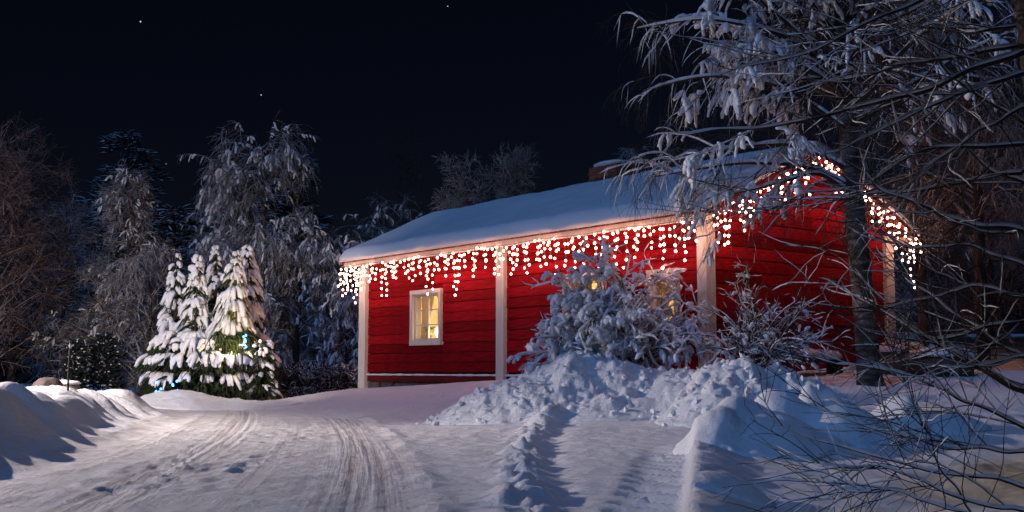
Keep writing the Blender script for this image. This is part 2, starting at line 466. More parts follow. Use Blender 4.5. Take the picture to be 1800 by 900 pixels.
def axis_points(lo, hi, step, far_lo, far_hi, ratio=1.25):
    p = list(np.arange(lo, hi + 1e-6, step))
    s = step; q = []
    v = lo
    while v > far_lo:
        s *= ratio; v -= s; q.append(v)
    s = step; v = hi; r = []
    while v < far_hi:
        s *= ratio; v += s; r.append(v)
    return np.array(q[::-1] + p + r)
gx = axis_points(-10.0, 7.0, 0.042, -700, 700)
gy = axis_points(4.8, 24.0, 0.042, -60, 1500)
GX, GY = np.meshgrid(gx, gy)
GZ = H(GX, GY)
nx, ny = len(gx), len(gy)
Vg = np.stack([GX, GY, GZ], -1).reshape(-1, 3)
ii, jj = np.meshgrid(np.arange(ny - 1), np.arange(nx - 1), indexing='ij')
quads = np.stack([ii * nx + jj, ii * nx + jj + 1, (ii + 1) * nx + jj + 1, (ii + 1) * nx + jj], -1)
cxm = (GX[:-1, :-1] + GX[1:, 1:]) / 2; cym = (GY[:-1, :-1] + GY[1:, 1:]) / 2
sm = cxm - road_centre(cym)
is_road = (bank_mask(cxm, cym) < 0.02) & (sm < 0.42 - 2.2 * sstep(16, 23, cym)) & (cym < 24) & (cym > -20)
def sub_sheet(mask, name, material):
    q = quads[mask]
    used = np.unique(q)
    remap = np.zeros(len(Vg), int); remap[used] = np.arange(len(used))
    mb = MB(); mb.add(Vg[used], remap[q])
    o = mb.build(name, material, smooth=True)
    v = Vg[used]
    s_ = v[:, 0] - road_centre(v[:, 1])
    ln_ = np.exp(-((s_ + 0.05) / 0.24) ** 2) + 0.8 * np.exp(-((s_ + 1.5) / 0.26) ** 2) + 0.25 * np.exp(-((s_ + 0.8) / 0.2) ** 2) + 0.4 * np.exp(-((s_ + 2.2) / 0.15) ** 2)
    tr = np.stack([s_, v[:, 1], np.clip(ln_, 0, 1)], -1)
    attr = o.data.attributes.new('track', 'FLOAT_VECTOR', 'POINT')
    attr.data.foreach_set('vector', tr.astype(np.float32).ravel())
    o['kind'] = 'structure'
    return o
ground = sub_sheet(~is_road, 'ground', M['snow_smooth'])
tag(ground, 'snow covered yard with ploughed bank and wheel ruts', 'ground')
road = sub_sheet(is_road, 'road', M['road'])
tag(road, 'packed snow driveway curving away to the left', 'road')

def gz(x, y): return float(H(np.array([x]), np.array([y]))[0])

# ------------------------------------------------------------------ snow piles
def snow_pile(name, label, bumps, x0, x1, y0, y1, step, chunk, cscale, material, seed, group=None, sharp=1.0):
    xs = np.arange(x0, x1, step); ys = np.arange(y0, y1, step)
    X, Y = np.meshgrid(xs, ys)
    wx = X + 0.25 * fbm(X * 1.2, Y * 1.2, 2, seed + 30); wy = Y + 0.25 * fbm(X * 1.2, Y * 1.2, 2, seed + 40)
    G = H(X, Y)
    acc = np.zeros_like(X)
    for (cx, cy, rx, ry, top) in bumps:
        q = ((wx - cx) / rx) ** 2 + ((wy - cy) / ry) ** 2
        hh = (top - gz(cx, cy)) * np.clip(1 - q, -1, 1) ** 1
        hh = np.where(q < 1, hh * (0.55 + 0.45 * np.clip(1 - q, 0, 1)), -0.3 * (q - 1))
        acc = np.logaddexp(acc * 9, hh * 9) / 9 if False else np.maximum(acc, hh) + 0.0
    # soften creases between bumps
    for _ in range(int(0.10 / step)):
        acc[1:-1, 1:-1] = (acc[1:-1, 1:-1] * 2 + acc[:-2, 1:-1] + acc[2:, 1:-1] + acc[1:-1, :-2] + acc[1:-1, 2:]) / 6
    body = sstep(0.0, 0.25, acc)
    ch = np.abs(fbm(X * cscale, Y * cscale, 4, seed)) * 2 - 0.35
    ch2 = np.abs(fbm(X * cscale * 2.6, Y * cscale * 2.6, 3, seed + 7)) * 2 - 0.35
    acc = acc + body * chunk * (ch + 0.55 * ch2) + body * 0.10 * fbm(X * 1.1, Y * 1.1, 3, seed + 3)
    Z = G + np.where(acc > 0.015, acc, -0.08)
    nyy, nxx = X.shape
    i2, j2 = np.meshgrid(np.arange(nyy - 1), np.arange(nxx - 1), indexing='ij')
    q = np.stack([i2 * nxx + j2, i2 * nxx + j2 + 1, (i2 + 1) * nxx + j2 + 1, (i2 + 1) * nxx + j2], -1)
    on = acc > 0.015
    keep = on[:-1, :-1] | on[1:, :-1] | on[:-1, 1:] | on[1:, 1:]
    q = q[keep]; V = np.stack([X, Y, Z], -1).reshape(-1, 3)
    used = np.unique(q); rm = np.zeros(len(V), int); rm[used] = np.arange(len(used))
    mb = MB(); mb.add(V[used], rm[q])
    c = (bumps[0][0], bumps[0][1], gz(bumps[0][0], bumps[0][1]))
    o = mb.build(name, material, smooth=True, origin=c); o.location = c
    if chunk > 0.05:
        yy, xx = np.nonzero(keep); k = rng.choice(len(xx), 260)
        P = np.stack([X[yy[k], xx[k]], Y[yy[k], xx[k]], Z[yy[k], xx[k]]], -1) - np.array(c) + rng.normal(0, .03, (260, 3)) * np.array([1, 1, 0])
        P[:60, 1] -= rng.uniform(0, .4, 60); P[:60, 2] = H(P[:60, 0] + c[0], P[:60, 1] + c[1]) - c[2] + .01
        cm = MB(); add_blobs(cm, P, rng.uniform(.012, .055, (260, 1)) * rng.uniform(.6, 1.4, (260, 3)), 1, .22, 1.0)
        cm.build('snow_chunks', M['snow'], o)['kind'] = 'stuff'
    return tag(o, label, 'snow pile', group)
def bump(px, py, d, rx, ry):
    p = at(px, py, d); return (p.x, p.y, rx, ry, p.z)

snow_pile('snow_pile', 'large crumbly blue-white snow pile in front of the laden bush by the house',
          [bump(1010, 618, 16.9, 1.3, 1.6), bump(930, 655, 16.6, 1.0, 1.5), bump(860, 690, 16.3, 0.9, 1.2), bump(1075, 636, 16.8, 0.9, 1.6), bump(1130, 655, 16.4, 0.9, 1.5), bump(1190, 660, 16.0, 0.9, 1.4), bump(1060, 690, 15.7, 1.4, 1.0)],
          -1.6, 3.6, 13.8, 18.6, 0.032, 0.085, 3.6, M['chunk'], 50)
snow_pile('snow_pile', 'smaller lumpy snow pile in front of the thin bush by the gable',
          [bump(1300, 626, 15.2, 0.75, 0.9), bump(1248, 640, 15.2, 0.55, 0.8), bump(1360, 642, 15.2, 0.6, 0.8), bump(1400, 672, 15.0, 0.6, 0.8), bump(1270, 672, 14.6, 1.0, 0.9)],
          1.6, 4.9, 13.2, 16.6, 0.032, 0.10, 2.4, M['chunk'], 60)
snow_pile('snow_mound', 'smooth grey-blue hummock ridge with a broken face beside the wheel rut',
          [bump(1290, 695, 11.3, 0.62, 0.8), bump(1250, 715, 11.0, 0.40, 0.6), bump(1360, 690, 11.8, 0.55, 0.7), bump(1450, 712, 11.8, 0.9, 0.8), bump(1330, 730, 11.0, 0.8, 0.8)],
          1.2, 4.6, 9.6, 13.4, 0.032, 0.02, 2.0, M['snow'], 70)
snow_pile('snow_mound', 'small pointed snow hummock behind the grey-blue ridge', [bump(1412, 672, 12.8, 0.24, 0.3), bump(1440, 685, 12.8, 0.3, 0.3)],
          2.7, 4.0, 12.2, 13.5, 0.03, 0.0, 2.0, M['snow_smooth'], 72)
snow_pile('snow_mound', 'rounded snow hummock behind the bare dark branches on the right', [bump(1570, 698, 12.2, 0.42, 0.5), bump(1650, 715, 12.2, 0.6, 0.6)],
          3.2, 5.6, 11.2, 13.4, 0.035, 0.0, 2.0, M['snow_smooth'], 74)
snow_pile('snow_mound', 'smooth blue snow dome at the bottom edge of the picture', [bump(1280, 836, 6.5, 0.30, 0.42)],
          0.6, 1.9, 5.6, 7.4, 0.02, 0.0, 2.0, M['snow_smooth'], 76)
snow_pile('snow_pile', 'shaded snow heap at the foot of the snow-laden evergreen clump', [bump(330, 686, 22.6, 1.3, 1.0), bump(400, 698, 22.8, 1.2, 0.9), bump(290, 694, 22.4, 0.9, 0.9), bump(460, 704, 23.0, 0.9, 0.6)],
          -8.4, -3.6, 21.0, 24.4, 0.04, 0.03, 2.2, M['snow'], 78)

# ------------------------------------------------------------------ the red house
house = empty('log_house', (CX, CY, 0), 'long red timber house with snow covered roof and white corner posts', 'house', rotz=HROT)
Z0, ZE = 0.64, 3.30              # bottom of the boards, top of the long walls
SLOPE, PEAK, OH, GO = 0.46, 4.45, 0.35, 0.35
def under(b): return PEAK - SLOPE * abs(b - WID / 2)

WINDOWS = [(7.8, 1.10, 1.26, 2.42), (2.85, 1.06, 1.30, 2.44), (0.92, 0.66, 1.20, 2.38)]   # centre a, width, z0, z1

def boxmesh(name, sx, sy, sz, bev=0.004):
    bm = bmesh.new(); bmesh.ops.create_cube(bm, size=1.0)
    bmesh.ops.scale(bm, vec=(sx, sy, sz), verts=bm.verts)
    if bev: bmesh.ops.bevel(bm, geom=bm.edges[:], offset=bev, segments=1, affect='EDGES')
    me = bpy.data.meshes.new(name); bm.to_mesh(me); bm.free(); return me

wall_long = MB()
# wall core with openings, X = 0.06 .. 0.16
edges_a = sorted([0.06] + [v for (a, w, *_z) in WINDOWS for v in (a - w / 2, a + w / 2)] + [LEN - 0.06])
for k in range(len(edges_a) - 1):
    a0, a1 = edges_a[k], edges_a[k + 1]
    win = [w for w in WINDOWS if abs(w[0] - (a0 + a1) / 2) < 0.02]
    if win:
        _, _, z0, z1 = win[0]
        wall_long.box((0.11, (a0 + a1) / 2, (Z0 + z0) / 2), (0.10, a1 - a0, z0 - Z0)); wall_long.box((0.11, (a0 + a1) / 2, (z1 + ZE) / 2), (0.10, a1 - a0, ZE - z1))
    else:
        wall_long.box((0.11, (a0 + a1) / 2, (Z0 + ZE) / 2), (0.10, a1 - a0, ZE - Z0))
wall = wall_long.build('wall', M['backing'], house)
BR = random.Random(3)
rows = np.arange(Z0 + 0.06, ZE - 0.02, 0.203)
def put_board(parent, x, a0, a1, z, h, axis):
    ln = a1 - a0 - 0.006
    if ln < 0.05: return
    me = boxmesh('board', 0.045, ln, h, 0.006) if axis == 'y' else boxmesh('board', ln, 0.045, h, 0.006)
    o = link('board', me, M['red'], parent)
    j = BR.uniform(-0.006, 0.006)
    o.location = (x + j, (a0 + a1) / 2, z + h / 2) if axis == 'y' else ((a0 + a1) / 2, x + j, z + h / 2)
    t = BR.uniform(-0.025, 0.025)
    o.rotation_euler = (BR.uniform(-0.0012, 0.0012), t, 0) if axis == 'y' else (t, BR.uniform(-0.0012, 0.0012), 0)
for bay0, bay1 in ((0.12, 5.10), (5.34, LEN - 0.12)):
    for r in rows:
        h = 0.203 - 0.010 - BR.uniform(0, 0.004)
        cuts = [(a - w / 2, a + w / 2) for (a, w, z0, z1) in WINDOWS if z0 < r + h - 0.02 and z1 > r + 0.02 and bay0 < a < bay1]
        segs, cur = [], bay0
        for c0, c1 in sorted(cuts):
            segs.append((cur, c0)); cur = c1
        segs.append((cur, bay1))
        if not cuts and BR.random() < 0.45:
            j = BR.uniform(bay0 + 1, bay1 - 1); segs = [(bay0, j), (j, bay1)]
        for s0, s1 in segs: put_board(wall, 0.035, s0, s1, r, h, 'y')
        for (a, w, z0, z1) in WINDOWS:
            if cuts and bay0 < a < bay1 and z0 < r + h - 0.02 and z1 > r + 0.02:
                if z0 - r > 0.03: put_board(wall, 0.035, a - w / 2, a + w / 2, r, z0 - r, 'y')
                if r + h - z1 > 0.03: put_board(wall, 0.035, a - w / 2, a + w / 2, z1, r + h - z1, 'y')
# near gable wall
gm = MB()
pts = [(0.06, Z0), (WID - 0.06, Z0), (WID - 0.06, under(WID) - 0.02), (WID / 2, PEAK - 0.03), (0.06, under(0) - 0.02)]
Vv = [(p[0], 0.06, p[1]) for p in pts] + [(p[0], 0.16, p[1]) for p in pts]
gm.add(Vv, [(0, 1, 2, 3, 4), (9, 8, 7, 6, 5)]); gm.add(Vv, [(i, (i + 5), (i + 1) % 5 + 5, (i + 1) % 5) for i in range(5)])
gable = gm.build('gable_wall', M['backing'], house)
r = Z0 + 0.06
while r < PEAK - 0.2:
    h = 0.203 - 0.010 - BR.uniform(0, 0.004)
    lim = WID / 2 - (PEAK - (r + h) - 0.03) / SLOPE
    b0 = max(0.12, lim); b1 = WID - b0
    if b1 - b0 > 0.2:
        if b1 - b0 > 3 and BR.random() < 0.5:
            j = BR.uniform(b0 + 1, b1 - 1); put_board(gable, 0.035, b0, j, r, h, 'x'); put_board(gable, 0.035, j, b1, r, h, 'x')
        else: put_board(gable, 0.035, b0, b1, r, h, 'x')
    r += 0.203
# far walls
bw = MB(); bw.box((WID - 0.1, LEN / 2, (Z0 + ZE) / 2), (0.16, LEN - 0.3, ZE - Z0)); bw.build('rear_wall', M['red'], house)
fg = MB(); Vv = [(p[0], LEN - 0.16, p[1]) for p in pts] + [(p[0], LEN - 0.06, p[1]) for p in pts]
fg.add(Vv, [(0, 1, 2, 3, 4), (9, 8, 7, 6, 5)]); fg.add(Vv, [(i, (i + 5), (i + 1) % 5 + 5, (i + 1) % 5) for i in range(5)])
fg.build('far_gable_wall', M['red'], house)
# inner room shell
room = MB(); x0, x1, y0, y1, z0, z1 = 0.165, WID - 0.2, 0.17, LEN - 0.17, 0.75, 2.95
Vr = [(x0,y0,z0),(x1,y0,z0),(x1,y1,z0),(x0,y1,z0),(x0,y0,z1),(x1,y0,z1),(x1,y1,z1),(x0,y1,z1)]
room.add(Vr, [(0,1,2,3),(7,6,5,4),(1,5,6,2),(0,4,5,1),(2,6,7,3)])
room.build('room_lining', M['plaster'], house)
# corner posts (boxed in white boards)
for (b, a, sx, sy, zb, zt) in ((0.035, LEN - 0.10, 0.23, 0.27, 0.20, 3.20), (0.02, 5.22, 0.18, 0.24, 0.42, 3.20), (0.03, 0.03, 0.21, 0.21, 0.45, 3.20), (WID - 0.05, 0.045, 0.24, 0.22, 0.55, 3.20)):
    me = boxmesh('corner_post', sx, sy, zt - zb, 0.008)
    o = link('corner_post', me, M['white_wood'], house); o.location = (b, a, (zb + zt) / 2)
# foundation stones, sill board and the snow on its ledge
fnd = MB(); fnd.box((0.2, LEN / 2, 0.25), (0.2, LEN - 0.3, 0.5)); fnd.box((WID / 2, 0.2, 0.25), (WID - 0.5, 0.2, 0.5)); fnd.box((WID - .2, LEN / 2, 0.25), (0.2, LEN - 0.3, 0.5))
found = fnd.build('foundation', M['stone'], house)
a = 0.3
while a < LEN - 0.5:
    ln = BR.uniform(0.35, 0.7); hh = BR.uniform(0.16, 0.24)
    o = link('stone', boxmesh('stone', 0.12, min(ln, LEN - 0.3 - a) - 0.02, hh, 0.03), M['stone'], found)
    o.location = (0.08 + BR.uniform(-0.01, 0.01), a + ln / 2, 0.38); a += ln
for (a0, a1) in ((0.18, 5.10), (5.34, LEN - 0.24)):
    sb = link('sill_board', boxmesh('sill_board', 0.07, a1 - a0, 0.13, 0.006), M['red_dark'], house); sb.location = (0.035, (a0 + a1) / 2, Z0 - 0.075)
    lg = MB(); n = 40; aa = np.linspace(a0 + 0.01, a1 - 0.01, n)
    P = np.stack([np.full(n, -0.010), aa, np.full(n, Z0 + 0.005)], -1)[None]
    add_tubes(lg, P, (0.030 * rng.uniform(0.55, 1.1, n))[None], 6, 0.8)
    lg.build('ledge_snow', M['bough_snow'], sb, True).matrix_parent_inverse = sb.matrix_basis.inverted()
sb = link('sill_board', boxmesh('sill_board', WID - 0.4, 0.07, 0.13, 0.006), M['red_dark'], house); sb.location = (WID / 2, 0.035, Z0 - 0.075)

# roof: boarded deck, fascia, rakes and a thick snow blanket
rf = MB()
ya, yb = -GO, LEN + GO
for side in (-1, 1):
    be = -OH if side < 0 else WID + OH
    Vv = []
    for y in (ya, yb):
        for (b, dz) in ((be, 0), (WID / 2, 0), (WID / 2, 0.09), (be, 0.09)):
            Vv.append((b, y, under(b) + dz))
    rf.add(Vv, [(0, 1, 2, 3), (7, 6, 5, 4), (0, 4, 5, 1), (3, 2, 6, 7), (0, 3, 7, 4), (1, 5, 6, 2)])
roof = rf.build('roof', M['red_dark'], house)
for side in (-1, 1):
    be = -OH if side < 0 else WID + OH
    f = link('fascia', boxmesh('fascia', 0.028, LEN + 2 * GO - 0.10, 0.125, 0.004), M['white_wood'], roof)
    f.location = (be + side * 0.012 - side * 0.05, LEN / 2, under(be) - 0.045)
    ang = math.atan(SLOPE) * side
    for y in (ya - 0.016, yb + 0.016):
        ln = (WID / 2 + OH) / math.cos(ang) - 0.02
        k = link('rake_board', boxmesh('rake_board', ln, 0.03, 0.15, 0.004), M['red_dark'] , roof)
        bm_ = (be + WID / 2) / 2
        k.location = (bm_, y, under(bm_) + 0.01); k.rotation_euler = (0, ang, 0)
# soffit batten row along the front eave (ends of roofing boards) with small frozen drips
dr = MB(); n = 260
aa = np.linspace(ya + 0.05, yb - 0.05, n); P = np.zeros((n, 3, 3))
P[:, 0] = np.stack([np.full(n, -OH - 0.012), aa, np.full(n, under(-OH) + 0.07)], -1); ln = rng.uniform(0.02, 0.075, n)
P[:, 1] = P[:, 0] - np.stack([0 * ln, 0 * ln, ln * 0.5], -1); P[:, 2] = P[:, 0] - np.stack([0 * ln, 0 * ln, ln], -1)
add_tubes(dr, P, np.tile(np.array([0.011, 0.008, 0.001]), (n, 1)), 4)
dro = dr.build('ice_drips', M['snow'], roof); dro['kind'] = 'stuff'
# snow blanket: closed shell over both slopes, thickness wavering, rounded lips
nb, na = 61, 130
bb = np.concatenate([np.linspace(-OH - 0.05, WID / 2, 31), np.linspace(WID / 2, WID + OH + 0.05, 31)[1:]])
aa = np.linspace(ya - 0.06, yb + 0.06, na)
Bq, Aq = np.meshgrid(bb, aa)
dl = np.minimum.reduce([Bq - bb[0], bb[-1] - Bq, Aq - aa[0], aa[-1] - Aq])
edge = np.sqrt(np.clip(1 - (1 - np.clip(dl / 0.16, 0, 1)) ** 2, 0, 1))
thick = (0.15 + 0.05 * fbm(Bq * 0.8, Aq * 0.8, 3, 80) + 0.02 * fbm(Bq * 4, Aq * 4, 2, 81))
rid = np.sqrt((Bq - WID / 2) ** 2 + 0.09)
ztop = PEAK + 0.09 - SLOPE * (rid - 0.1) + 0.012 + thick * edge + 0.08 * (1 - edge) * fbm(Bq * 2, Aq * 2.5, 3, 82)
zbot = np.minimum(PEAK + 0.093 - SLOPE * np.abs(Bq - WID / 2), ztop - 0.004) - 0.05 * (dl < 0.045)
mb = MB()
top_v = np.stack([Bq, Aq, ztop], -1).reshape(-1, 3); bot_v = np.stack([Bq, Aq, zbot], -1).reshape(-1, 3)
i2, j2 = np.meshgrid(np.arange(na - 1), np.arange(nb - 1), indexing='ij')
q = np.stack([i2 * nb + j2, i2 * nb + j2 + 1, (i2 + 1) * nb + j2 + 1, (i2 + 1) * nb + j2], -1).reshape(-1, 4)
ring = [j for j in range(nb)] + [i * nb + nb - 1 for i in range(1, na)] + [(na - 1) * nb + j for j in range(nb - 2, -1, -1)] + [i * nb for i in range(na - 2, 0, -1)]
m_ = nb * na
wallq = [(ring[k], ring[k] + m_, ring[(k + 1) % len(ring)] + m_, ring[(k + 1) % len(ring)]) for k in range(len(ring))]
mb.add(np.concatenate([top_v, bot_v]), q, q[:, ::-1] + m_, wallq)
mb.build('roof_snow', M['roof_snow'], roof, True)
# chimney
ch = empty('chimney', (0, 0, 0)); ch.parent = house
CHB, CHA, CHZ = WID / 2 + 0.25, 5.0, 5.05
cb = MB(); cb.box((CHB, CHA, 4.50), (0.52, 0.84, 0.86)); core = cb.build('stack', M['brick'], ch)
bm1 = boxmesh('brick', 0.05, 0.20, 0.055, 0.004); bm2 = boxmesh('brick', 0.20, 0.05, 0.055, 0.004)
for r_ in range(7):
    z = 4.46 + r_ * 0.066
    for k in range(4):
        o = link('brick', bm1, M['brick'], core); o.location = (CHB - 0.26, CHA - 0.315 + 0.21 * k + (0.02 if r_ % 2 else -0.02), z)
    for k in range(2):
        o = link('brick', bm2, M['brick'], core); o.location = (CHB - 0.13 + 0.24 * k, CHA - 0.42, z)
cap = MB(); add_blobs(cap, np.array([[CHB, CHA, 4.97]]), np.array([[0.34, 0.50, 0.075]]), 3, 0.03, 0.0)
cap.build('snow_cap', M['snow_smooth'], ch, True)

# windows
def window(a, w, z0, z1, cols, rows_n, bright):
    win = empty('window', (0, a, (z0 + z1) / 2)); win.parent = house
    h = z1 - z0
    fr = MB(); t = 0.085
    fr.box((-0.02, 0, h / 2 - t / 2), (0.07, w + 0.05, t)); fr.box((-0.02, 0, -h / 2 + t / 2), (0.075, w + 0.05, t))
    fr.box((-0.021, -w / 2 + t / 2 - 0.02, 0), (0.066, t, h - 2 * t)); fr.box((-0.021, w / 2 - t / 2 + 0.02, 0), (0.066, t, h - 2 * t))
    f = fr.build('frame', M['white_wood'], win)
    iw, ih = w - 2 * t + 0.04, h - 2 * t
    rv = MB()                                       # reveal
    rv.box((0.09, 0, ih / 2 - 0.012), (0.15, iw - 0.002, 0.024)); rv.box((0.09, 0, -ih / 2 + 0.012), (0.15, iw - 0.002, 0.024))
    rv.box((0.09, -iw / 2 + 0.012, 0), (0.15, 0.024, ih - 0.05)); rv.box((0.09, iw / 2 - 0.012, 0), (0.15, 0.024, ih - 0.05))
    rv.build('reveal', M['white_wood'], win)
    sa = MB(); st = 0.035
    pw, ph = (iw - 0.05) / cols, (ih - 0.05) / rows_n
    for c in range(cols + 1): sa.box((0.045, -(iw - 0.05) / 2 + c * pw, 0), (0.036, st * (1.6 if cols > 1 and c == cols // 2 else 1.0), ih - 0.052))
    for k in range(1, rows_n):
        for c in range(cols): sa.box((0.047, -(iw - 0.05) / 2 + (c + 0.5) * pw, -(ih - 0.05) / 2 + k * ph), (0.026, pw - st * 1.35, 0.020))
    for k in (0, rows_n): 
        for c in range(cols): sa.box((0.046, -(iw - 0.05) / 2 + (c + 0.5) * pw, (-(ih - 0.05) / 2 + 0.018) if k == 0 else (ih - 0.05) / 2 - 0.018), (0.034, pw - st * 1.35, 0.036))
    sash = sa.build('sash', M['white_wood'], win)
    pm = boxmesh('pane', 0.003, pw - 0.02, ph - 0.012, 0)
    for c in range(cols):
        for k in range(rows_n):
            o = link('pane', pm, M['glass'], sash); o.location = (0.056, -(iw - 0.05) / 2 + (c + 0.5) * pw, -(ih - 0.05) / 2 + (k + 0.5) * ph)
    # two tied-back curtains: gathered cloth, wide at the top and pulled aside lower down
    for sgn in (-1, 1):
        nu, nv = 25, 16
        u = np.linspace(0, 1, nu); v = np.linspace(0, 1, nv)
        U, Vv_ = np.meshgrid(u, v)
        reach = np.interp(Vv_, [0, 0.55, 0.75, 1.0], [0.98, 0.55, 0.42, 0.46]) * iw / 2
        yy = sgn * (iw / 2 + 0.03) - sgn * U * (reach + 0.03)
        xx = 0.21 + 0.022 * np.sin(U * 26 + Vv_ * 2) * (0.6 + 0.4 * Vv_)
        zz = ih / 2 + 0.03 - Vv_ * (ih * (0.96 if sgn > 0 else 0.80) + 0.03)
        cm = MB(); Vc = np.stack([xx, yy, zz], -1).reshape(-1, 3)
        i3, j3 = np.meshgrid(np.arange(nv - 1), np.arange(nu - 1), indexing='ij')
        q3 = np.stack([i3 * nu + j3, i3 * nu + j3 + 1, (i3 + 1) * nu + j3 + 1, (i3 + 1) * nu + j3], -1).reshape(-1, 4)
        Vc2 = Vc + np.array([0.006, 0, 0]); cm.add(np.concatenate([Vc, Vc2]), q3, q3[:, ::-1] + len(Vc))
        cm.build('curtain', M['curtain'], win, True)
    return win, iw, ih
w1, iw, ih = window(*WINDOWS[0], 2, 3, 1.0)
w2, _, _ = window(*WINDOWS[1], 2, 3, 0.6)
w3, _, _ = window(*WINDOWS[2], 1, 3, 0.3)

# lit things standing in the front window (each its own thing)
def world_of(b, a, z): return hw(b, a, z)
p = world_of(0.235, 7.8 - 0.20, 1.40)
lampo = empty('window_lamp', p, 'glowing white round lamp in the lower part of the lit window', 'lamp')
lb = MB(); add_blobs(lb, np.array([[0, 0, 0.13]]), np.array([[0.13, 0.13, 0.13]]), 3, 0.05, 0.2)
lb.build('shade', emit('window lamp shade', (1.0, 0.80, 0.52), 14.0), lampo, True)
lb = MB(); lb.add(*(lambda V: (V, [(0,1,2,3),(7,6,5,4),(0,4,5,1),(1,5,6,2),(2,6,7,3),(3,7,4,0)]))([(-.05,-.05,-.02),(.05,-.05,-.02),(.05,.05,-.02),(-.05,.05,-.02),(-.03,-.03,.03),(.03,-.03,.03),(.03,.03,.03),(-.03,.03,.03)]))
lb.build('base', M['white_wood'], lampo)
p = world_of(0.24, 7.8 + 0.26, 1.40)
plant = empty('potted_plant', p, 'small leafy plant on the sill of the lit window', 'plant')
pp = MB(); th = np.linspace(0, 2 * math.pi, 13)[:-1]
rows_p = [(0.045, 0.0), (0.06, 0.09), (0.055, 0.09), (0.0, 0.085)]
Vp = np.array([[r_ * math.cos(t_), r_ * math.sin(t_), z_] for r_, z_ in rows_p for t_ in th])
pp.add(Vp, [(k * 12 + j, k * 12 + (j + 1) % 12, (k + 1) * 12 + (j + 1) % 12, (k + 1) * 12 + j) for k in range(3) for j in range(12)])
pp.build('pot', M['brick'], plant, True)
lf = MB(); stem = np.zeros((9, 4, 3))
for k in range(9):
    d = Vector((random.uniform(-.5, .5), random.uniform(-.8, .8), 1)).normalized()
    for j in range(4): stem[k, j] = (d.x * j * .07, d.y * j * .07, 0.09 + d.z * j * .06)
add_tubes(lf, stem, np.tile([.004, .004, .003, .002], (9, 1)), 4)
Pt, Rt = grow(stem, np.full((9, 4), .004), 6, (0.4, 1), (40, 80), (0.05, 0.09), 0, 4, 0.15, 0.1)
add_tubes(lf, Pt, np.tile([.003, .018, .014, .001], (len(Pt), 1)), 4, 0.3)
lf.build('leaves', mat('house plant leaves', (0.10, 0.11, 0.03)), plant, True)
# ceiling lamps in the two rooms behind the windows
for k, (a, e, lab) in enumerate(((7.4, 560.0, 'warm ceiling lamp inside the room behind the lit window'), (2.3, 120.0, 'dim ceiling lamp inside the room behind the bush'))):
    t_ = empty('ceiling_lamp', world_of(2.2, a, 2.93), lab, 'lamp')
    sh = MB(); th = np.linspace(0, 2 * math.pi, 17)[:-1]
    prof = [(0.02, 0.0), (0.02, -0.25), (0.06, -0.27), (0.20, -0.42)]
    Vp = np.array([[r_ * math.cos(q_), r_ * math.sin(q_), z_] for r_, z_ in prof for q_ in th])
    sh.add(Vp, [(i_ * 16 + j, i_ * 16 + (j + 1) % 16, (i_ + 1) * 16 + (j + 1) % 16, (i_ + 1) * 16 + j) for i_ in range(3) for j in range(16)])
    sh.build('lamp_shade', M['white_wood'], t_, True)
    bl = MB(); add_blobs(bl, np.array([[0, 0, -0.40]]), np.array([[0.05, 0.05, 0.06]]), 2, 0, 0)
    bl.build('bulb', emit('room bulb', (1.0, 0.72, 0.38), 12.0), t_, True)
    ld = bpy.data.lights.new('room_light', 'POINT'); ld.energy = e; ld.color = (1.0, 0.72, 0.36); ld.shadow_soft_size = 0.08
    lo = bpy.data.objects.new('room_light', ld); COL.objects.link(lo); lo.parent = t_; lo.location = (0, 0, -0.52)

# ------------------------------------------------------------------ icicle lights
bulb_me = MB(); add_blobs(bulb_me, np.array([[0, 0, 0.0]]), np.array([[0.0195, 0.0195, 0.022]]), 2, 0.0, 0.0)
BULB = bulb_me.mesh('bulb', True); BULB.materials.append(M['bulb'])
LR = random.Random(21)
def light_string(label, path, spacing, counts, out, drop_dz=0.118, jitter=0.03):
    """path: list of world points; hanging drops of bulbs along it"""
    root = empty('icicle_light_string', path[0], label, 'string lights', 'icicle lights round the eaves')
    o0 = Vector(path[0])
    cab = MB(); Pc = np.array([[tuple(Vector(p) - o0) for p in path]])
    add_tubes(cab, Pc, np.full((1, len(path)), 0.007), 5)
    cab.build('cable', M['cable'], root)
    seg = [(Vector(path[i + 1]) - Vector(path[i])).length for i in range(len(path) - 1)]
    tot = sum(seg); d = spacing * 0.4; k = 0; nb_ = 0
    while d < tot:
        e = d; i = 0
        while e > seg[i] and i < len(seg) - 1: e -= seg[i]; i += 1
        p = Vector(path[i]).lerp(Vector(path[i + 1]), e / seg[i])
        n = counts[k % len(counts)]
        if LR.random() < 0.25: n = max(1, n + LR.choice((-1, 1)))
        pts_ = [Vector((0, 0, 0))]
        for j in range(n):
            step = drop_dz * LR.uniform(0.75, 1.3)
            pts_.append(pts_[-1] + Vector((LR.uniform(-jitter, jitter), LR.uniform(-jitter, jitter), -step * (LR.uniform(0.1, 1.3) if j == 0 else 1.0))))
        dm = MB(); add_tubes(dm, np.array([[tuple(q) for q in pts_]]), np.full((1, len(pts_)), 0.0045), 4)
        w_ = dm.build('drop_wire', M['cable'], root); w_.location = p - o0
        for q in pts_[1:]:
            b_ = bpy.data.objects.new('bulb', BULB); COL.objects.link(b_); b_.parent = root
            b_.location = p - o0 + q + Vector((LR.uniform(-.018, .018), LR.uniform(-.018, .018), 0)); nb_ += 1
            s_ = LR.uniform(0.85, 1.12); b_.scale = (s_, s_, s_)
        d += spacing * LR.uniform(0.7, 1.3); k += 1
    return nb_
zf = under(-OH) - 0.09
eave = [tuple(hw(-OH - 0.05, a, zf - 0.012 * math.sin(a * 3.1))) for a in np.linspace(LEN + GO - 0.02, 5.25, 14)]
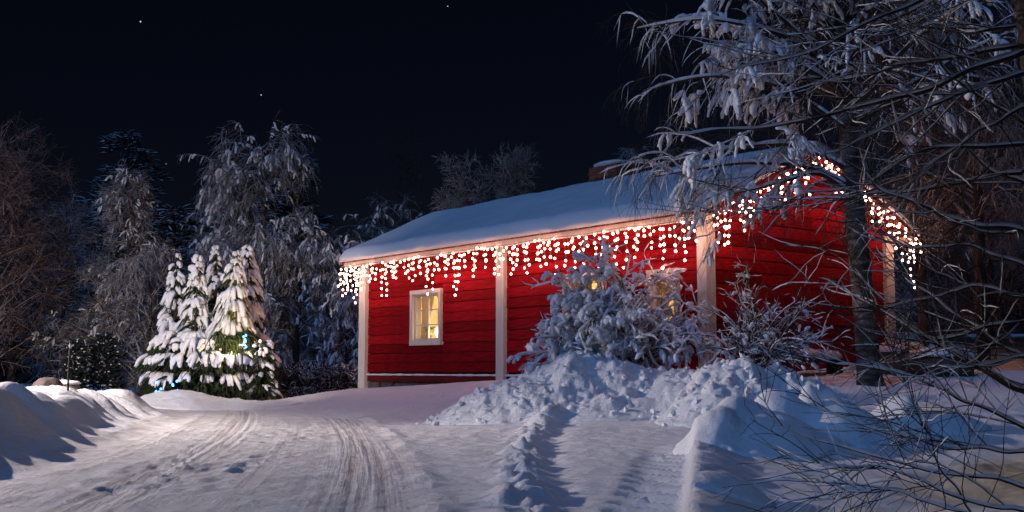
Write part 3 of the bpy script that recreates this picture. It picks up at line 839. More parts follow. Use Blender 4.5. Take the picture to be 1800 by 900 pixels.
n1 = light_string('icicle lights along the front eave left of the middle post', eave, 0.108, [2, 4, 3, 5, 2, 3, 6, 4, 2, 5, 3, 1], 0)
eave = [tuple(hw(-OH - 0.05, a, zf - 0.012 * math.sin(a * 3.1))) for a in np.linspace(5.20, -0.15, 14)]
n1 += light_string('icicle lights along the front eave right of the middle post', eave, 0.108, [3, 5, 2, 4, 1, 3, 6, 2, 4, 3, 5, 2], 0)
rakeL = [tuple(hw(b, -GO - 0.06, under(b) - 0.06)) for b in np.linspace(-OH, WID / 2 - 0.03, 12)]
n2 = light_string('icicle lights on the rising gable edge between front corner and peak', rakeL, 0.082, [2, 4, 2, 3, 5, 2, 4, 1, 3], 0)
rakeR = [tuple(hw(b, -GO - 0.06, under(b) - 0.06)) for b in np.linspace(WID / 2 + 0.05, WID + OH, 12)]
n3 = light_string('icicle lights on the falling gable edge behind the birch trunk', rakeR, 0.085, [2, 3, 2, 1, 4, 2], 0)
back = [tuple(hw(WID + OH + 0.04, a, zf)) for a in np.linspace(-GO, 2.6, 8)]
n4 = light_string('dense cluster of icicle lights at the far right roof corner', back, 0.12, [4, 6, 3, 5], 0)
far = [tuple(hw(b, LEN + GO + 0.05, under(b) - 0.08)) for b in np.linspace(-OH, 1.2, 6)]
n5 = light_string('dense cluster of icicle lights at the far left roof corner', far, 0.10, [4, 5, 3, 6], 0)
print('BULBS', n1, n2, n3, n4, n5)

# ------------------------------------------------------------------ street lamp outside the frame that lights the drive
SLX, SLY, SLZ = -10.0, 14.5, 3.6
zb = gz(SLX, SLY)
lamp = empty('street_lamp', (SLX, SLY, zb), 'tall galvanised street lamp beyond the snow bank left of the drive', 'street lamp')
hz = SLZ - zb
mb = MB(); add_tubes(mb, np.array([[(-1.0, 0, -0.3), (-1.0, 0, 2.0), (-1.0, 0, hz - 0.2), (-0.92, 0, hz + 0.05), (-0.4, 0, hz + 0.14), (0, 0, hz + 0.14)]]), np.array([[0.07, 0.06, 0.05, 0.04, 0.035, 0.03]]), 10)
mb.build('pole', M['metal'], lamp, True)
mb = MB(); mb.box((0.0, 0, hz + 0.13), (0.55, 0.24, 0.10)); mb.build('lamp_head', M['metal'], lamp)
mb = MB()
for (cx_, cy_, sx_, sy_) in ((0.0, 0.17, 0.36, 0.01), (0.0, -0.17, 0.36, 0.01), (0.175, 0, 0.01, 0.33), (-0.175, 0, 0.01, 0.33)): mb.box((cx_, cy_, hz + 0.058), (sx_, sy_, 0.06))
mb.box((0, 0, hz + 0.085), (0.34, 0.33, 0.006)); mb.build('rim', M['metal'], lamp)  # rim added to cut the upward light, so tree tops stay dimmer
mb = MB(); mb.box((0.0, 0, hz + 0.055), (0.14, 0.14, 0.02)); mb.build('lens', M['lamp'], lamp)
# house-side shield: unseen plate added to keep the lamp's light off wall and roof
ns = 10; th = np.radians(np.linspace(10.0, 61.0, ns)); rr_ = 0.34
Vs = np.concatenate([np.stack([r_ * np.cos(th), r_ * np.sin(th), np.full(ns, z_)], -1) for r_ in (rr_, rr_ + 0.006) for z_ in (hz - 0.16, hz + 0.20)])
qs = []
for k in range(ns - 1):
    qs += [(k, k + 1, ns + k + 1, ns + k), (2 * ns + k + 1, 2 * ns + k, 3 * ns + k, 3 * ns + k + 1), (k + 1, k, 2 * ns + k, 2 * ns + k + 1), (ns + k, ns + k + 1, 3 * ns + k + 1, 3 * ns + k)]
mb = MB(); mb.add(Vs, qs); mb.build('shield', M['metal'], lamp, True)
sd = bpy.data.lights.new('lamp_light', 'POINT'); sd.energy = 4300; sd.color = (1.0, 0.83, 0.745); sd.shadow_soft_size = 0.05
so = bpy.data.objects.new('lamp_light', sd); COL.objects.link(so); so.parent = lamp; so.location = (0.0, 0, hz + 0.0)

# ------------------------------------------------------------------ trees and shrubs
def tree_root(name, label, cat, base, group=None):
    return empty(name, base, label, cat, group)
def chain(points, n):
    P = np.array([tuple(p) for p in points], float)
    d = np.r_[0, np.cumsum(np.linalg.norm(np.diff(P, axis=0), axis=1))]
    t = np.linspace(0, d[-1], n)
    # smooth resample
    Q = np.stack([np.interp(t, d, P[:, k]) for k in range(3)], -1)
    for _ in range(3): Q[1:-1] = (Q[:-2] + 2 * Q[1:-1] + Q[2:]) / 4
    return Q

# --- birch in front of the gable
bx, by = 5.22, 16.9; bz = gz(bx, by)
birch = tree_root('birch_tree', 'tall birch with weeping snow-laden branches in front of the lit gable', 'tree', (bx, by, bz))
trunk = chain([(bx, by, bz - 0.2), at(1521, 560, by), at(1508, 430, by), at(1497, 320, by), at(1488, 180, by + .1), at(1478, 0, by + .2), at(1470, -300, by + .2), at(1466, -520, by + .2)], 22)
tr_r = np.interp(np.linspace(0, 1, 22), [0, .06, .3, .6, 1], [.21, .165, .145, .10, .02])
mb = MB(); add_tubes(mb, trunk[None], tr_r[None], 12)
mb.build('trunk', M['birch'], birch, True, origin=(bx, by, bz))
brn, snw = MB(), MB()
o = (bx, by, bz)
L1, R1 = grow(trunk[None], tr_r[None], 54, (0.36, 0.97), (50, 85), (2.3, 3.5), 0.45, 18, 0.038, 0.07, 0.38, 0.010, 0.38)
# a few long limbs reaching left over the roof
ext = []
for (p0, p1, p2, p3) in (((1497, 330), (1420, 290), (1300, 285), (1140, 312)), ((1495, 300), (1400, 250), (1270, 262), (1120, 300)), ((1500, 345), (1440, 300), (1340, 330), (1265, 345)), ((1490, 230), (1380, 150), (1240, 130), (1130, 160)), ((1485, 140), (1380, 60), (1240, 30), (1120, 50))):
    ext.append(chain([at(*p0, by), at(*p1, by - .2), at(*p2, by - .5), at(*p3, by - .4)], 18))
ext = np.array(ext); extr = np.tile(np.linspace(.035, .008, 18), (len(ext), 1))
L1 = np.concatenate([L1, ext]); R1 = np.concatenate([R1, extr])
L2, R2 = grow(L1, R1, 13, (0.18, 1.0), (30, 70), (0.6, 1.5), 0.35, 7, 0.16, 0.12, 0.5, 0.006, 0.1)
L3, R3 = grow(L2, R2, 8, (0.1, 1.0), (25, 75), (0.35, 0.95), 0.2, 6, 0.34, 0.12, 0.6, 0.0035)
L4, R4 = grow(L3, R3, 2, (0.1, 0.9), (25, 60), (0.15, 0.45), 0.2, 4, 0.3, 0.12, 0.8, 0.0028)
add_tubes(brn, L1, R1, 7); add_tubes(brn, L2, R2, 5); add_tubes(brn, L3, R3, 3); add_tubes(brn, L4, R4, 3)
brn.build('crown', M['twig'], birch, True, origin=o)
snow_on(snw, L1, R1, 0.022, 1.0, 7, gaps=.2); snow_on(snw, L2, R2, 0.014, 1.0, 6, 0.7); snow_on(snw, L3, R3, 0.008, 1.0, 5, 0.45)
# heavy hanging clumps
m_ = rng.random(len(L2)) < 0.60
m_ &= np.abs(L2[:, 3, 0] - 4.7) < 2.3
hv, hr = grow(L2[m_], R2[m_], 6, (0.35, 1.0), (20, 80), (0.12, 0.40), 0, 6, 0.42, 0.16, 0.6, 0.004)
for q_ in np.array_split(np.arange(len(hv)), 5): lumps(snw, hv[q_], rng.uniform(.018, .044, len(q_)))
snw.build('snow', M['bough_snow'], birch, True, origin=o)

# --- snow-laden bush in front of the long wall
def stems_bush(base, targets, n, spread, rs0):
    out = []
    for k in range(n):
        t = targets[k % len(targets)]
        tip = at(t[0] + random.gauss(0, spread), t[1] + random.gauss(0, spread * .6), t[2] + random.gauss(0, 0.25))
        b = Vector(base) + Vector((random.uniform(-.25, .25), random.uniform(-.2, .2), -0.05))
        mid = b.lerp(tip, 0.5) + Vector((0, 0, 0.22 * (tip - b).length))
        out.append(chain([b, b.lerp(mid, .5) + Vector((0, 0, .1)), mid, mid.lerp(tip, .55) + Vector((0, 0, .08)), tip], 9))
    P = np.array(out); return P, np.tile(np.linspace(rs0, rs0 * .3, 9), (n, 1))
bb0 = at(1095, 665, 18.0); bb0.z = gz(bb0.x, bb0.y)
bush = tree_root('snowy_bush', 'wide bush bowed under thick lumps of snow in front of the house wall', 'bush', bb0)
o = tuple(bb0)
P1, R1 = stems_bush(bb0, [(985, 500, 17.7), (1000, 545, 17.6), (960, 590, 17.6), (930, 635, 17.7), (1035, 455, 18), (1080, 475, 17.8), (1130, 480, 18.1), (1180, 520, 18), (1225, 545, 17.8), (1240, 590, 17.6), (1040, 560, 17.3), (1090, 600, 17.2), (1150, 580, 17.2), (1190, 620, 17.2), (1000, 620, 17.3), (1020, 500, 17.6), (1060, 520, 17.4), (1120, 545, 17.3), (975, 640, 17.2)], 57, 14, 0.016)
P2, R2 = grow(P1, R1, 12, (0.3, 1.0), (25, 75), (0.28, 0.75), 0.3, 6, 0.10, 0.16, 0.6, 0.005)
P3, R3 = grow(P2, R2, 6, (0.2, 1.0), (25, 70), (0.12, 0.34), 0.2, 4, 0.06, 0.2, 0.7, 0.003)
mb = MB(); add_tubes(mb, P1, R1, 6); add_tubes(mb, P2, R2, 4); add_tubes(mb, P3, R3, 3)
mb.build('branches', M['twig'], bush, True, origin=o)
sn = MB(); snow_on(sn, P1, R1, 0.018, 1, 6); snow_on(sn, P2, R2, 0.022, 1, 6, 0.6); snow_on(sn, P3, R3, 0.014, 1, 5, 0.3)
def laden(mb, P, R, frac, xmin, xmax, k, size, droop, front=None):
    """heavy drooping lumps at the twig ends"""
    m = (rng.random(len(P)) < frac) & (P[:, -1, 0] > xmin) & (P[:, -1, 0] < xmax)
    Q, q = grow(P[m], R[m], k, (0.5, 1.0), (15, 70), (0.07, 0.19), 0, 6, droop, 0.16, 0.6, 0.004)
    for q_ in np.array_split(np.arange(len(Q)), 6): lumps(mb, Q[q_], size * rng.uniform(.55, 1.2, len(q_)))
laden(sn, P2, R2, 0.62, -3, bb0.x - 0.1, 4, 0.037, 0.36)
laden(sn, P2, R2, 0.58, bb0.x - 0.1, 9, 3, 0.028, 0.30)
sn.build('snow', M['bough_snow'], bush, True, origin=o)
# --- thinner bush by the corner
tb0 = at(1325, 668, 16.9); tb0.z = gz(tb0.x, tb0.y)
tb = tree_root('thin_bush', 'thin bare bush with light snow in front of the dark gable wall', 'bush', tb0)
o = tuple(tb0)
P1, R1 = stems_bush(tb0, [(1265, 540, 16.9), (1290, 500, 17), (1300, 470, 17.1), (1340, 500, 17), (1425, 530, 16.9), (1400, 545, 16.8), (1440, 590, 16.7), (1455, 610, 16.8), (1260, 590, 16.6), (1380, 600, 16.5), (1310, 600, 16.4), (1345, 560, 16.7), (1420, 620, 16.5), (1240, 610, 16.7)], 34, 14, 0.014)
P2, R2 = grow(P1, R1, 10, (0.25, 1.0), (25, 65), (0.22, 0.6), 0.3, 6, 0.05, 0.16, 0.6, 0.004)
P3, R3 = grow(P2, R2, 4, (0.2, 1.0), (25, 70), (0.10, 0.28), 0.2, 4, 0.03, 0.2, 0.7, 0.0028)
mb = MB(); add_tubes(mb, P1, R1, 6); add_tubes(mb, P2, R2, 4); add_tubes(mb, P3, R3, 3)
mb.build('branches', M['twig'], tb, True, origin=o)
sn = MB(); snow_on(sn, P1, R1, 0.010, 1, 6, gaps=.3); snow_on(sn, P2, R2, 0.011, 1, 5, 0.5, gaps=.3); snow_on(sn, P3, R3, 0.009, 1, 5, 0.3)
laden(sn, P2, R2, 0.16, -9, 99, 1, 0.030, 0.25)
sn.build('snow', M['bough_snow'], tb, True, origin=o)

# --- dark bare tree at the right edge, close to the camera
ft0 = (3.42, 6.9, gz(3.42, 6.9))
ft = tree_root('bare_tree', 'dark bare tree at the right edge with long snow-lined branches across the view', 'tree', ft0)
ftr = chain([(3.42, 6.9, ft0[2] - .2), (3.36, 6.9, 1.2), (3.22, 6.9, 2.2), (3.16, 6.95, 3.2), (3.2, 7.0, 4.4)], 14)
frr = np.linspace(.13, .05, 14)
mb = MB(); add_tubes(mb, ftr[None], frr[None], 10); mb.build('trunk', M['bark'], ft, True, origin=ft0)
MAIN = [ # pixel path, depths from root to tip, root radius
    ([(1800, -60), (1594, 8), (1430, 93), (1244, 134)], 6.8, 6.2, .020), ([(1800, 92), (1598, 167), (1423, 210), (1300, 228), (1190, 233)], 6.8, 6.3, .024),
    ([(1800, 82), (1605, 113), (1442, 148), (1350, 170)], 7.0, 7.2, .018), ([(1800, 130), (1644, 179), (1528, 241), (1440, 275)], 6.8, 6.0, .020),
    ([(1800, 255), (1620, 262), (1510, 330), (1405, 345)], 6.7, 6.2, .018), ([(1800, 300), (1640, 330), (1480, 345), (1330, 350)], 7.0, 7.4, .016),
    ([(1820, 413), (1667, 387), (1600, 350), (1520, 320)], 6.5, 6.0, .024), ([(1820, 700), (1620, 590), (1520, 530), (1437, 488)], 6.6, 7.2, .026),
    ([(1820, 560), (1640, 600), (1590, 560), (1500, 470)], 6.8, 7.0, .016), ([(1820, 860), (1640, 830), (1480, 790), (1359, 747)], 6.2, 5.8, .012),
    ([(1820, 640), (1690, 560), (1600, 500), (1540, 430)], 6.9, 7.4, .015), ([(1820, 480), (1700, 430), (1600, 440), (1480, 400)], 6.9, 7.2, .014),
    ([(1820, 0), (1700, -20), (1560, 40), (1380, 60)], 7.0, 7.6, .018), ([(1820, 180), (1720, 230), (1620, 300), (1560, 400)], 6.6, 6.2, .016),
    ([(1820, 760), (1700, 700), (1600, 660), (1470, 640)], 6.4, 6.0, .012), ([(1820, 800), (1680, 790), (1560, 760), (1420, 715)], 6.3, 6.0, .011),
    ([(1820, 900), (1700, 880), (1560, 820), (1440, 815)], 5.9, 5.6, .011), ([(1820, 950), (1700, 900), (1600, 870), (1470, 860)], 5.7, 5.5, .011),
    ([(1740, 960), (1660, 830), (1610, 700), (1560, 640)], 6.0, 6.2, .011), ([(1820, 330), (1740, 300), (1640, 200), (1560, 150)], 7.0, 7.2, .016),
    ([(1820, 230), (1700, 160), (1600, 60), (1540, -20)], 7.0, 7.2, .018), ([(1820, 530), (1720, 500), (1640, 520), (1560, 540)], 6.4, 6.2, .012),
    ([(1820, 40), (1720, 60), (1640, 40), (1500, 100)], 7.2, 7.8, .018), ([(1820, 620), (1740, 640), (1660, 650), (1560, 690)], 6.2, 6.0, .012),
]
P1, R1 = [], []
for path, d0, d1, r0 in MAIN:
    n = len(path); pts_ = [at(path[k][0], path[k][1], d0 + (d1 - d0) * k / (n - 1)) for k in range(n)]
    P1.append(chain(pts_, 36)); R1.append(np.linspace(r0, r0 * .16, 36) * .66)
P1 = np.array(P1); wob = rng.normal(0, 0.010, P1[:, 1:-1].shape)
for _ in range(4): wob[:, 1:-1] = (wob[:, :-2] + wob[:, 1:-1] + wob[:, 2:]) / 2.6
P1[:, 1:-1] += wob; R1 = np.array(R1)
P2, R2 = grow(P1, R1, 9, (0.05, 1.0), (20, 50), (0.5, 1.25), 0.45, 14, 0.0, 0.10, 0.45, 0.003, 0.02)
P3, R3 = grow(P2, R2, 5, (0.15, 1.0), (25, 55), (0.18, 0.5), 0.3, 5, 0.0, 0.15, 0.6, 0.002, 0.04)
mb = MB(); add_tubes(mb, P1, R1, 8); add_tubes(mb, P2, R2, 5); add_tubes(mb, P3, R3, 4)
mb.build('branches', M['bark'], ft, True, origin=ft0)
sn = MB(); snow_on(sn, P1, R1, 0.0075, 1, 8, 1.0, gaps=.22); snow_on(sn, P2, R2, 0.004, 1, 6, 0.6, gaps=.35); snow_on(sn, P3, R3, 0.003, 1, 5, 0.2)
sn.build('snow', M['bough_snow'], ft, True, origin=ft0)

# --- snow-laden evergreens by the drive
BARE = np.array(at(418, 588, 24.95))
def boughs(snow, green, base, d, L, rs, nf=5, droop=0.9, fan=0.55, green_n=4, snow_keep=1.0, org=None):
    """base (N,3) attachment, d (N,3) outward directions (horizontal), L (N,) lengths"""
    N = len(base); side = np.stack([-d[:, 1], d[:, 0], 0 * d[:, 0]], -1)
    t = np.linspace(0, 1, 6)[None, :, None]
    for j in range(nf):
        ph = (rng.uniform(-fan, fan, N) * .3 + (j - (nf - 1) / 2) * fan * 1.5 / nf)[:, None, None]
        Lj = (L * rng.uniform(0.65, 1.1, N))[:, None, None]
        P = base[:, None, :] + d[:, None, :] * Lj * (t - 0.12 * t ** 3) + side[:, None, :] * Lj * ph * t
        P = P.copy(); P[..., 2] += (Lj * (0.16 * t - droop * rng.uniform(0.6, 1.25, (N, 1, 1)) * t ** 3))[..., 0]
        keep = rng.random(N) < snow_keep
        if org is not None: keep &= np.linalg.norm((P[:, 3] + np.array(org) - BARE) * np.array([.8, .35, 1.25]), axis=1) > .34
        S = P.copy(); S[..., 2] += rs[:, None] * 0.45
        lumps(snow, S[keep][:, 1:], rs[keep])
        add_tubes(green, P, np.tile(np.array([.5, .8, .8, .7, .45, .05]), (N, 1)) * rs[:, None] * 0.55, 4)
    # needle sprays below
    for j in range(green_n):
        ph = rng.uniform(-fan * 1.3, fan * 1.3, N)[:, None, None]
        Lj = (L * rng.uniform(0.7, 1.15, N))[:, None, None]; t3 = np.linspace(0.1, 1, 4)[None, :, None]
        P = base[:, None, :] + d[:, None, :] * Lj * t3 + side[:, None, :] * Lj * ph * t3
        P = P.copy(); P[..., 2] += (Lj * (0.05 * t3 - droop * 1.25 * t3 ** 2))[..., 0] - 0.02
        add_tubes(green, P, np.tile(np.array([.012, .014, .010, .002]), (N, 1)) * (1 + rs[:, None] * 8), 3)

def spire(px, top, foot, d, rad, label, nb_, group, gm_='needles', droop=0.85):
    b = at(px, foot, d); b.z = gz(b.x, b.y); tp = at(px, top, d); h = tp.z - b.z
    root = tree_root('snowy_conifer', label, 'tree', b, group)
    mb = MB(); tk = np.array([[(0, 0, -.1), (0.01, 0, h * .5), (0.02, 0, h)]]); add_tubes(mb, tk, np.array([[.05, .03, .006]]), 7); mb.build('trunk', M['bark'], root, True)
    t = np.sort(rng.uniform(0.08, 0.99, nb_) ** 0.85)
    az = rng.uniform(0, 2 * math.pi, nb_)
    dd = np.stack([np.cos(az), np.sin(az), 0 * az], -1)
    Lb = rad * (1 - t) ** 0.75 * rng.uniform(0.6, 1.15, nb_) + 0.06
    base = np.stack([0 * t, 0 * t, t * h], -1) + dd * 0.02
    sn_, gr_ = MB(), MB()
    boughs(sn_, gr_, base, dd, Lb, 0.034 + 0.042 * (1 - t) ** 0.6, 4, droop, 0.55, 6, org=b)
    gr_.build('crown', M[gm_], root, True); sn_.build('snow', M['bough_snow'], root, True)
G_ = 'snow-laden evergreen spires beside the drive'
spire(303, 446, 690, 26.6, 0.62, 'leftmost narrow evergreen spire of the floodlit clump', 84, G_)
spire(340, 448, 690, 26.0, 0.62, 'second narrow evergreen spire from the left in the floodlit clump', 84, G_)
spire(374, 432, 690, 27.6, 0.55, 'narrow evergreen spire standing at the back of the floodlit clump', 66, G_)
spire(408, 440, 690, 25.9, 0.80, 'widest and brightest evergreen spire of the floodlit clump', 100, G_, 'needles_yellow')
spire(430, 428, 690, 26.8, 0.80, 'tallest evergreen spire at the right of the floodlit clump', 96, G_)
# the low spreading evergreen under them
jb = at(362, 700, 25.6); jb.z = gz(jb.x, jb.y)
jun = tree_root('spreading_evergreen', 'low wide evergreen bush hung with thick snow below the spires', 'bush', jb)
sn_, gr_ = MB(), MB()
nb_ = 230
az = rng.uniform(0, 2 * math.pi, nb_); lev = rng.choice([0.62, 1.02, 1.36, 1.5], nb_, p=[.26, .34, .26, .14]) + rng.normal(0, .03, nb_)
rad = np.interp(lev, [0.2, 0.6, 1.0, 1.5], [1.3, 1.45, 1.5, 1.0])
dd = np.stack([np.cos(az), np.sin(az), 0 * az], -1)
base = dd * (rad * rng.uniform(0.55, 0.84, nb_))[:, None] * np.array([1, .8, 1]) + np.stack([0 * lev, 0 * lev, lev], -1)
boughs(sn_, gr_, base, dd, 0.36 * rng.uniform(.7, 1.25, nb_), np.full(nb_, 0.054), 5, 0.72, 0.8, 12, 0.85, org=jb)
# dark tangle of inner twigs and needles
core = np.stack([rng.normal(0, .5, 900), rng.normal(0, .4, 900), rng.uniform(0.05, 1.35, 900)], -1)
core = core[np.linalg.norm(core[:, :2], axis=1) < 1.15]
dr_ = norm(np.concatenate([core[:, :2], rng.normal(0, .3, (len(core), 1))], 1) + rng.normal(0, .3, core.shape))
tt = np.linspace(0, 1, 4)[None, :, None]
Pn = core[:, None, :] + dr_[:, None, :] * tt * 0.45; Pn[..., 2] -= (0.15 * tt ** 2)[..., 0]
Pn[..., 2] = np.maximum(Pn[..., 2], 0.02)
add_tubes(gr_, Pn, np.tile([.02, .03, .022, .003], (len(Pn), 1)), 4)
gr_.build('crown', M['needles'], jun, True); sn_.build('snow', M['bough_snow'], jun, True)
mb = MB(); add_tubes(mb, np.array([[(0, 0, -.1), (0.03, 0, .5), (0, 0.03, 1.1)]]), np.array([[.10, .07, .03]]), 7); mb.build('trunk', M['bark'], jun, True)
# small snowy shrub at its right end
rb = at(458, 692, 25.2); rb.z = gz(rb.x, rb.y)
rs_ = tree_root('snowy_shrub', 'dark upright shrub with snow tufts at the right end of the evergreen clump', 'bush', rb)
sn_, gr_ = MB(), MB(); nb_ = 70
lev = rng.uniform(.15, 1.3, nb_); az = rng.uniform(0, 6.28, nb_); dd = np.stack([np.cos(az), np.sin(az), 0 * az], -1)
boughs(sn_, gr_, dd * .08 + np.stack([0 * lev, 0 * lev, lev], -1), dd, np.interp(lev, [0, 1.3], [.42, .18]), np.full(nb_, .04), 4, .45, .8, 9, .45)
gr_.build('crown', M['needles'], rs_, True); sn_.build('snow', M['bough_snow'], rs_, True)
# floodlight hidden in the clump, and the blue lights
fp = at(426, 606, 24.6)
fl = empty('garden_floodlight', fp, 'small warm floodlight shining up into the evergreen clump', 'floodlight')
mb = MB(); mb.box((0, 0, -.04), (.14, .10, .06)); mb.box((0, 0.02, -.3), (.03, .03, .46)); mb.build('housing', M['black'], fl)
mb = MB(); mb.box((0, -0.005, -.005), (.11, .08, .012)); mb.build('lens', emit('floodlight lens', (1.0, .8, .42), 14.0), fl)
ld = bpy.data.lights.new('flood', 'POINT'); ld.energy = 36; ld.color = (1.0, 0.76, 0.30); ld.shadow_soft_size = .05
lo = bpy.data.objects.new('flood', ld); COL.objects.link(lo); lo.parent = fl; lo.location = (0, -0.10, .12)
for (px, py, d, e, n_, lab) in ((433, 603, 24.6, 3.4, 9, 'cluster of blue lights glowing on the right of the evergreen clump'), (279, 681, 24.0, .9, 5, 'blue lights low on the left of the evergreen clump beside the snow heap'), (309, 684, 24.1, 0.5, 4, 'pair of small blue lights low in the evergreen clump near its middle')):
    c = at(px, py, d); t_ = empty('blue_lights', c, lab, 'string lights', 'blue lights in the evergreen clump')
    cab = []
    for k in range(n_):
        q = Vector((random.gauss(0, .055), random.gauss(0, .04), random.gauss(0, .075))); cab.append(tuple(q))
        mb = MB(); add_blobs(mb, np.array([[0, 0, 0]]), np.array([[.020, .020, .024]]), 2, 0, 0)
        b_ = mb.build('bulb', M['blue_led'], t_, True); b_.location = q
    mb = MB(); add_tubes(mb, np.array([cab]), np.full((1, n_), .004), 4); mb.build('cable', M['black'], t_)
    ld = bpy.data.lights.new('blue_glow', 'POINT'); ld.energy = e; ld.color = (.03, .25, 1.0); ld.shadow_soft_size = .05
    lo = bpy.data.objects.new('blue_glow', ld); COL.objects.link(lo); lo.parent = t_; lo.location = (0, -.15, .03)

# --- frosted trees in the background
def bare_tree(px, top, foot, d, spread, label, mat_='frost', limbs=26, droop=0.05, shape='round', k2=9, k3=6, name='frosted_tree', trunk_r=.12, group='frosted trees behind the drive', lean=0.0, up=.25, tmin=.1, k4=0, ln=1.0, wig=.1, tpr=None, clump=0.0, csize=.05):
    b = at(px, foot, d); b.z = gz(b.x, b.y) ; tp = at(px, top, d); h = tp.z - b.z
    root = tree_root(name, label, 'tree', b, group)
    tk = chain([(0, 0, -.2), (lean * .3, 0, h * .33), (lean * .6 + .1, .1, h * .66), (lean, 0, h)], 16)[None]
    tr = np.interp(np.linspace(0, 1, 16), [0, 1], [trunk_r, .012])[None]
    mb = MB(); add_tubes(mb, tk, tr, 8); mb.build('trunk', M['bark'] if mat_ != 'birch' else M['birch'], root, True)
    tp_ = tpr if tpr else (.75 if shape == 'cone' else .35)
    A, a_ = grow(tk, tr, limbs, (tmin, .98), (45, 80) if shape == 'cone' else (30, 62), (spread * .75, spread * 1.1), tp_, 8, droop, wig, .45, .012, up)
    B, b_ = grow(A, a_, k2, (.12, 1), (30, 65), (spread * .25 * ln, spread * .55 * ln), .3, 6, droop * 2.2, .13, .5, .010, .02)
    C_, c_ = grow(B, b_, k3, (.1, 1), (25, 65), (spread * .10 * ln, spread * .24 * ln), .2, 4, droop * 3, .14, .6, .008)
    mb = MB(); add_tubes(mb, A, a_, 5); add_tubes(mb, B, b_, 4); add_tubes(mb, C_, c_, 3)
    if k4:
        D_, d_ = grow(C_, c_, k4, (.1, 1), (25, 65), (spread * .08, spread * .16), .2, 3, droop * 3, .14, .7, .008)
        add_tubes(mb, D_, d_, 3)
    mb.build('crown', M[mat_], root, True)
    if clump:
        m = rng.random(len(B)) < clump
        Q, q = grow(B[m], b_[m], 4, (.30, 1), (15, 70), (.10, .30), 0, 6, .34, .18, .6, .006)
        sn_ = MB(); lumps(sn_, Q, rng.uniform(.35, 1.0, len(Q)) * csize); sn_.build('snow', M['bough_snow'], root, True)
    return root
bare_tree(20, 295, 655, 33, 2.6, 'reddish frosted bare tree at the far left edge', 'frost_brown', 44, .02, 'round', 11, 8, tmin=.05)
bare_tree(-40, 330, 655, 30, 2.4, 'frosted bare tree cut off by the left edge', 'frost_brown', 36, .02, 'round', 10, 8, tmin=.05)
bare_tree(105, 370, 655, 37, 2.3, 'pale frosted bare tree between the left edge and the conical tree', 'frost', 34, .06, 'round', 10, 8, tmin=.05)
bare_tree(212, 312, 650, 33, 2.5, 'conical frosted larch standing left of the evergreen clump', 'frost', 84, .05, 'cone', 12, 8, tmin=.06, up=.14, tpr=.93, ln=.62, clump=.18, csize=.030)
bare_tree(255, 470, 650, 31, 1.5, 'small frosted tree in front of the conical larch', 'frost', 28, .08, 'round', 9, 8, tmin=.08)
bare_tree(455, 275, 650, 35, 2.9, 'large frosted weeping tree behind the evergreen clump', 'frost', 46, .13, 'round', 12, 9, tmin=.15, clump=.45, csize=.040)
bare_tree(400, 360, 650, 38, 2.2, 'frosted tree half hidden behind the evergreen clump', 'frost', 30, .11, 'round', 10, 8, tmin=.15, clump=.40, csize=.040)
bare_tree(520, 400, 650, 34, 1.6, 'small weeping frosted tree right of the evergreen clump', 'frost', 30, .16, 'round', 10, 8, tmin=.12, clump=.40, csize=.036)
bare_tree(610, 455, 650, 33, 1.5, 'frosted shrubby tree at the left corner of the house', 'frost', 26, .16, 'round', 10, 8, tmin=.12, clump=.40, csize=.036)
bare_tree(655, 400, 640, 40, 2.0, 'thin frosted tree behind the low end of the roof', 'frost', 20, .12, 'round', 7, 6, tmin=.2, clump=.40, csize=.040)
bare_tree(572, 440, 650, 36, 1.8, 'dim snowy tree filling the gap left of the house roof', 'frost', 30, .12, 'round', 10, 8, tmin=.1, clump=.35, csize=.036)
bare_tree(700, 372, 640, 45, 2.2, 'dim snowy tree behind the slope of the roof, left of the tall faint one', 'frost', 28, .10, 'round', 9, 7, tmin=.15, clump=.3, csize=.04)
bare_tree(735, 270, 640, 46, 2.4, 'tall faint bare tree behind the roof', 'twig', 16, .06, 'round', 6, 4, tmin=.3)
bare_tree(810, 318, 640, 34, 1.5, 'round frosted treetop showing above the roof ridge, left of two', 'frost', 40, .0, 'round', 11, 8, tmin=.3, up=.4)
bare_tree(895, 308, 640, 35, 1.6, 'round frosted treetop showing above the roof ridge, right of two', 'frost', 40, .0, 'round', 11, 8, tmin=.3, up=.4)
bare_tree(1165, 270, 640, 30, 1.8, 'dark thin tree behind the roof next to the chimney', 'frost', 24, .12, 'round', 8, 6, tmin=.3)
bare_tree(1640, 420, 605, 27, 1.7, 'frosted thicket tree right of the house corner', 'frost', 34, .04, 'round', 10, 8, tmin=.02, group='thicket trees right of the house')
bare_tree(1745, 380, 605, 26, 1.9, 'frosted thicket tree near the right edge of the view', 'frost', 34, .04, 'round', 10, 8, tmin=.02, group='thicket trees right of the house')
bare_tree(1700, 300, 600, 33, 2.6, 'tall dim tree rising behind the right-hand thicket', 'frost', 34, .05, 'round', 10, 7, tmin=.1, group='thicket trees right of the house')
bare_tree(1590, 330, 600, 36, 2.2, 'dim tree directly behind the right end of the house', 'frost', 30, .05, 'round', 9, 7, tmin=.1, group='thicket trees right of the house')
bare_tree(1730, -120, 640, 19.5, 2.6, 'second birch with drooping snowy twigs behind the bare tree at the right', 'frost', 56, .16, 'round', 12, 9, tmin=.3, group='birches right of the house')
bare_tree(1625, -60, 640, 23.5, 2.4, 'third birch rising behind the right roof corner', 'frost', 46, .16, 'round', 11, 8, tmin=.35, group='birches right of the house')
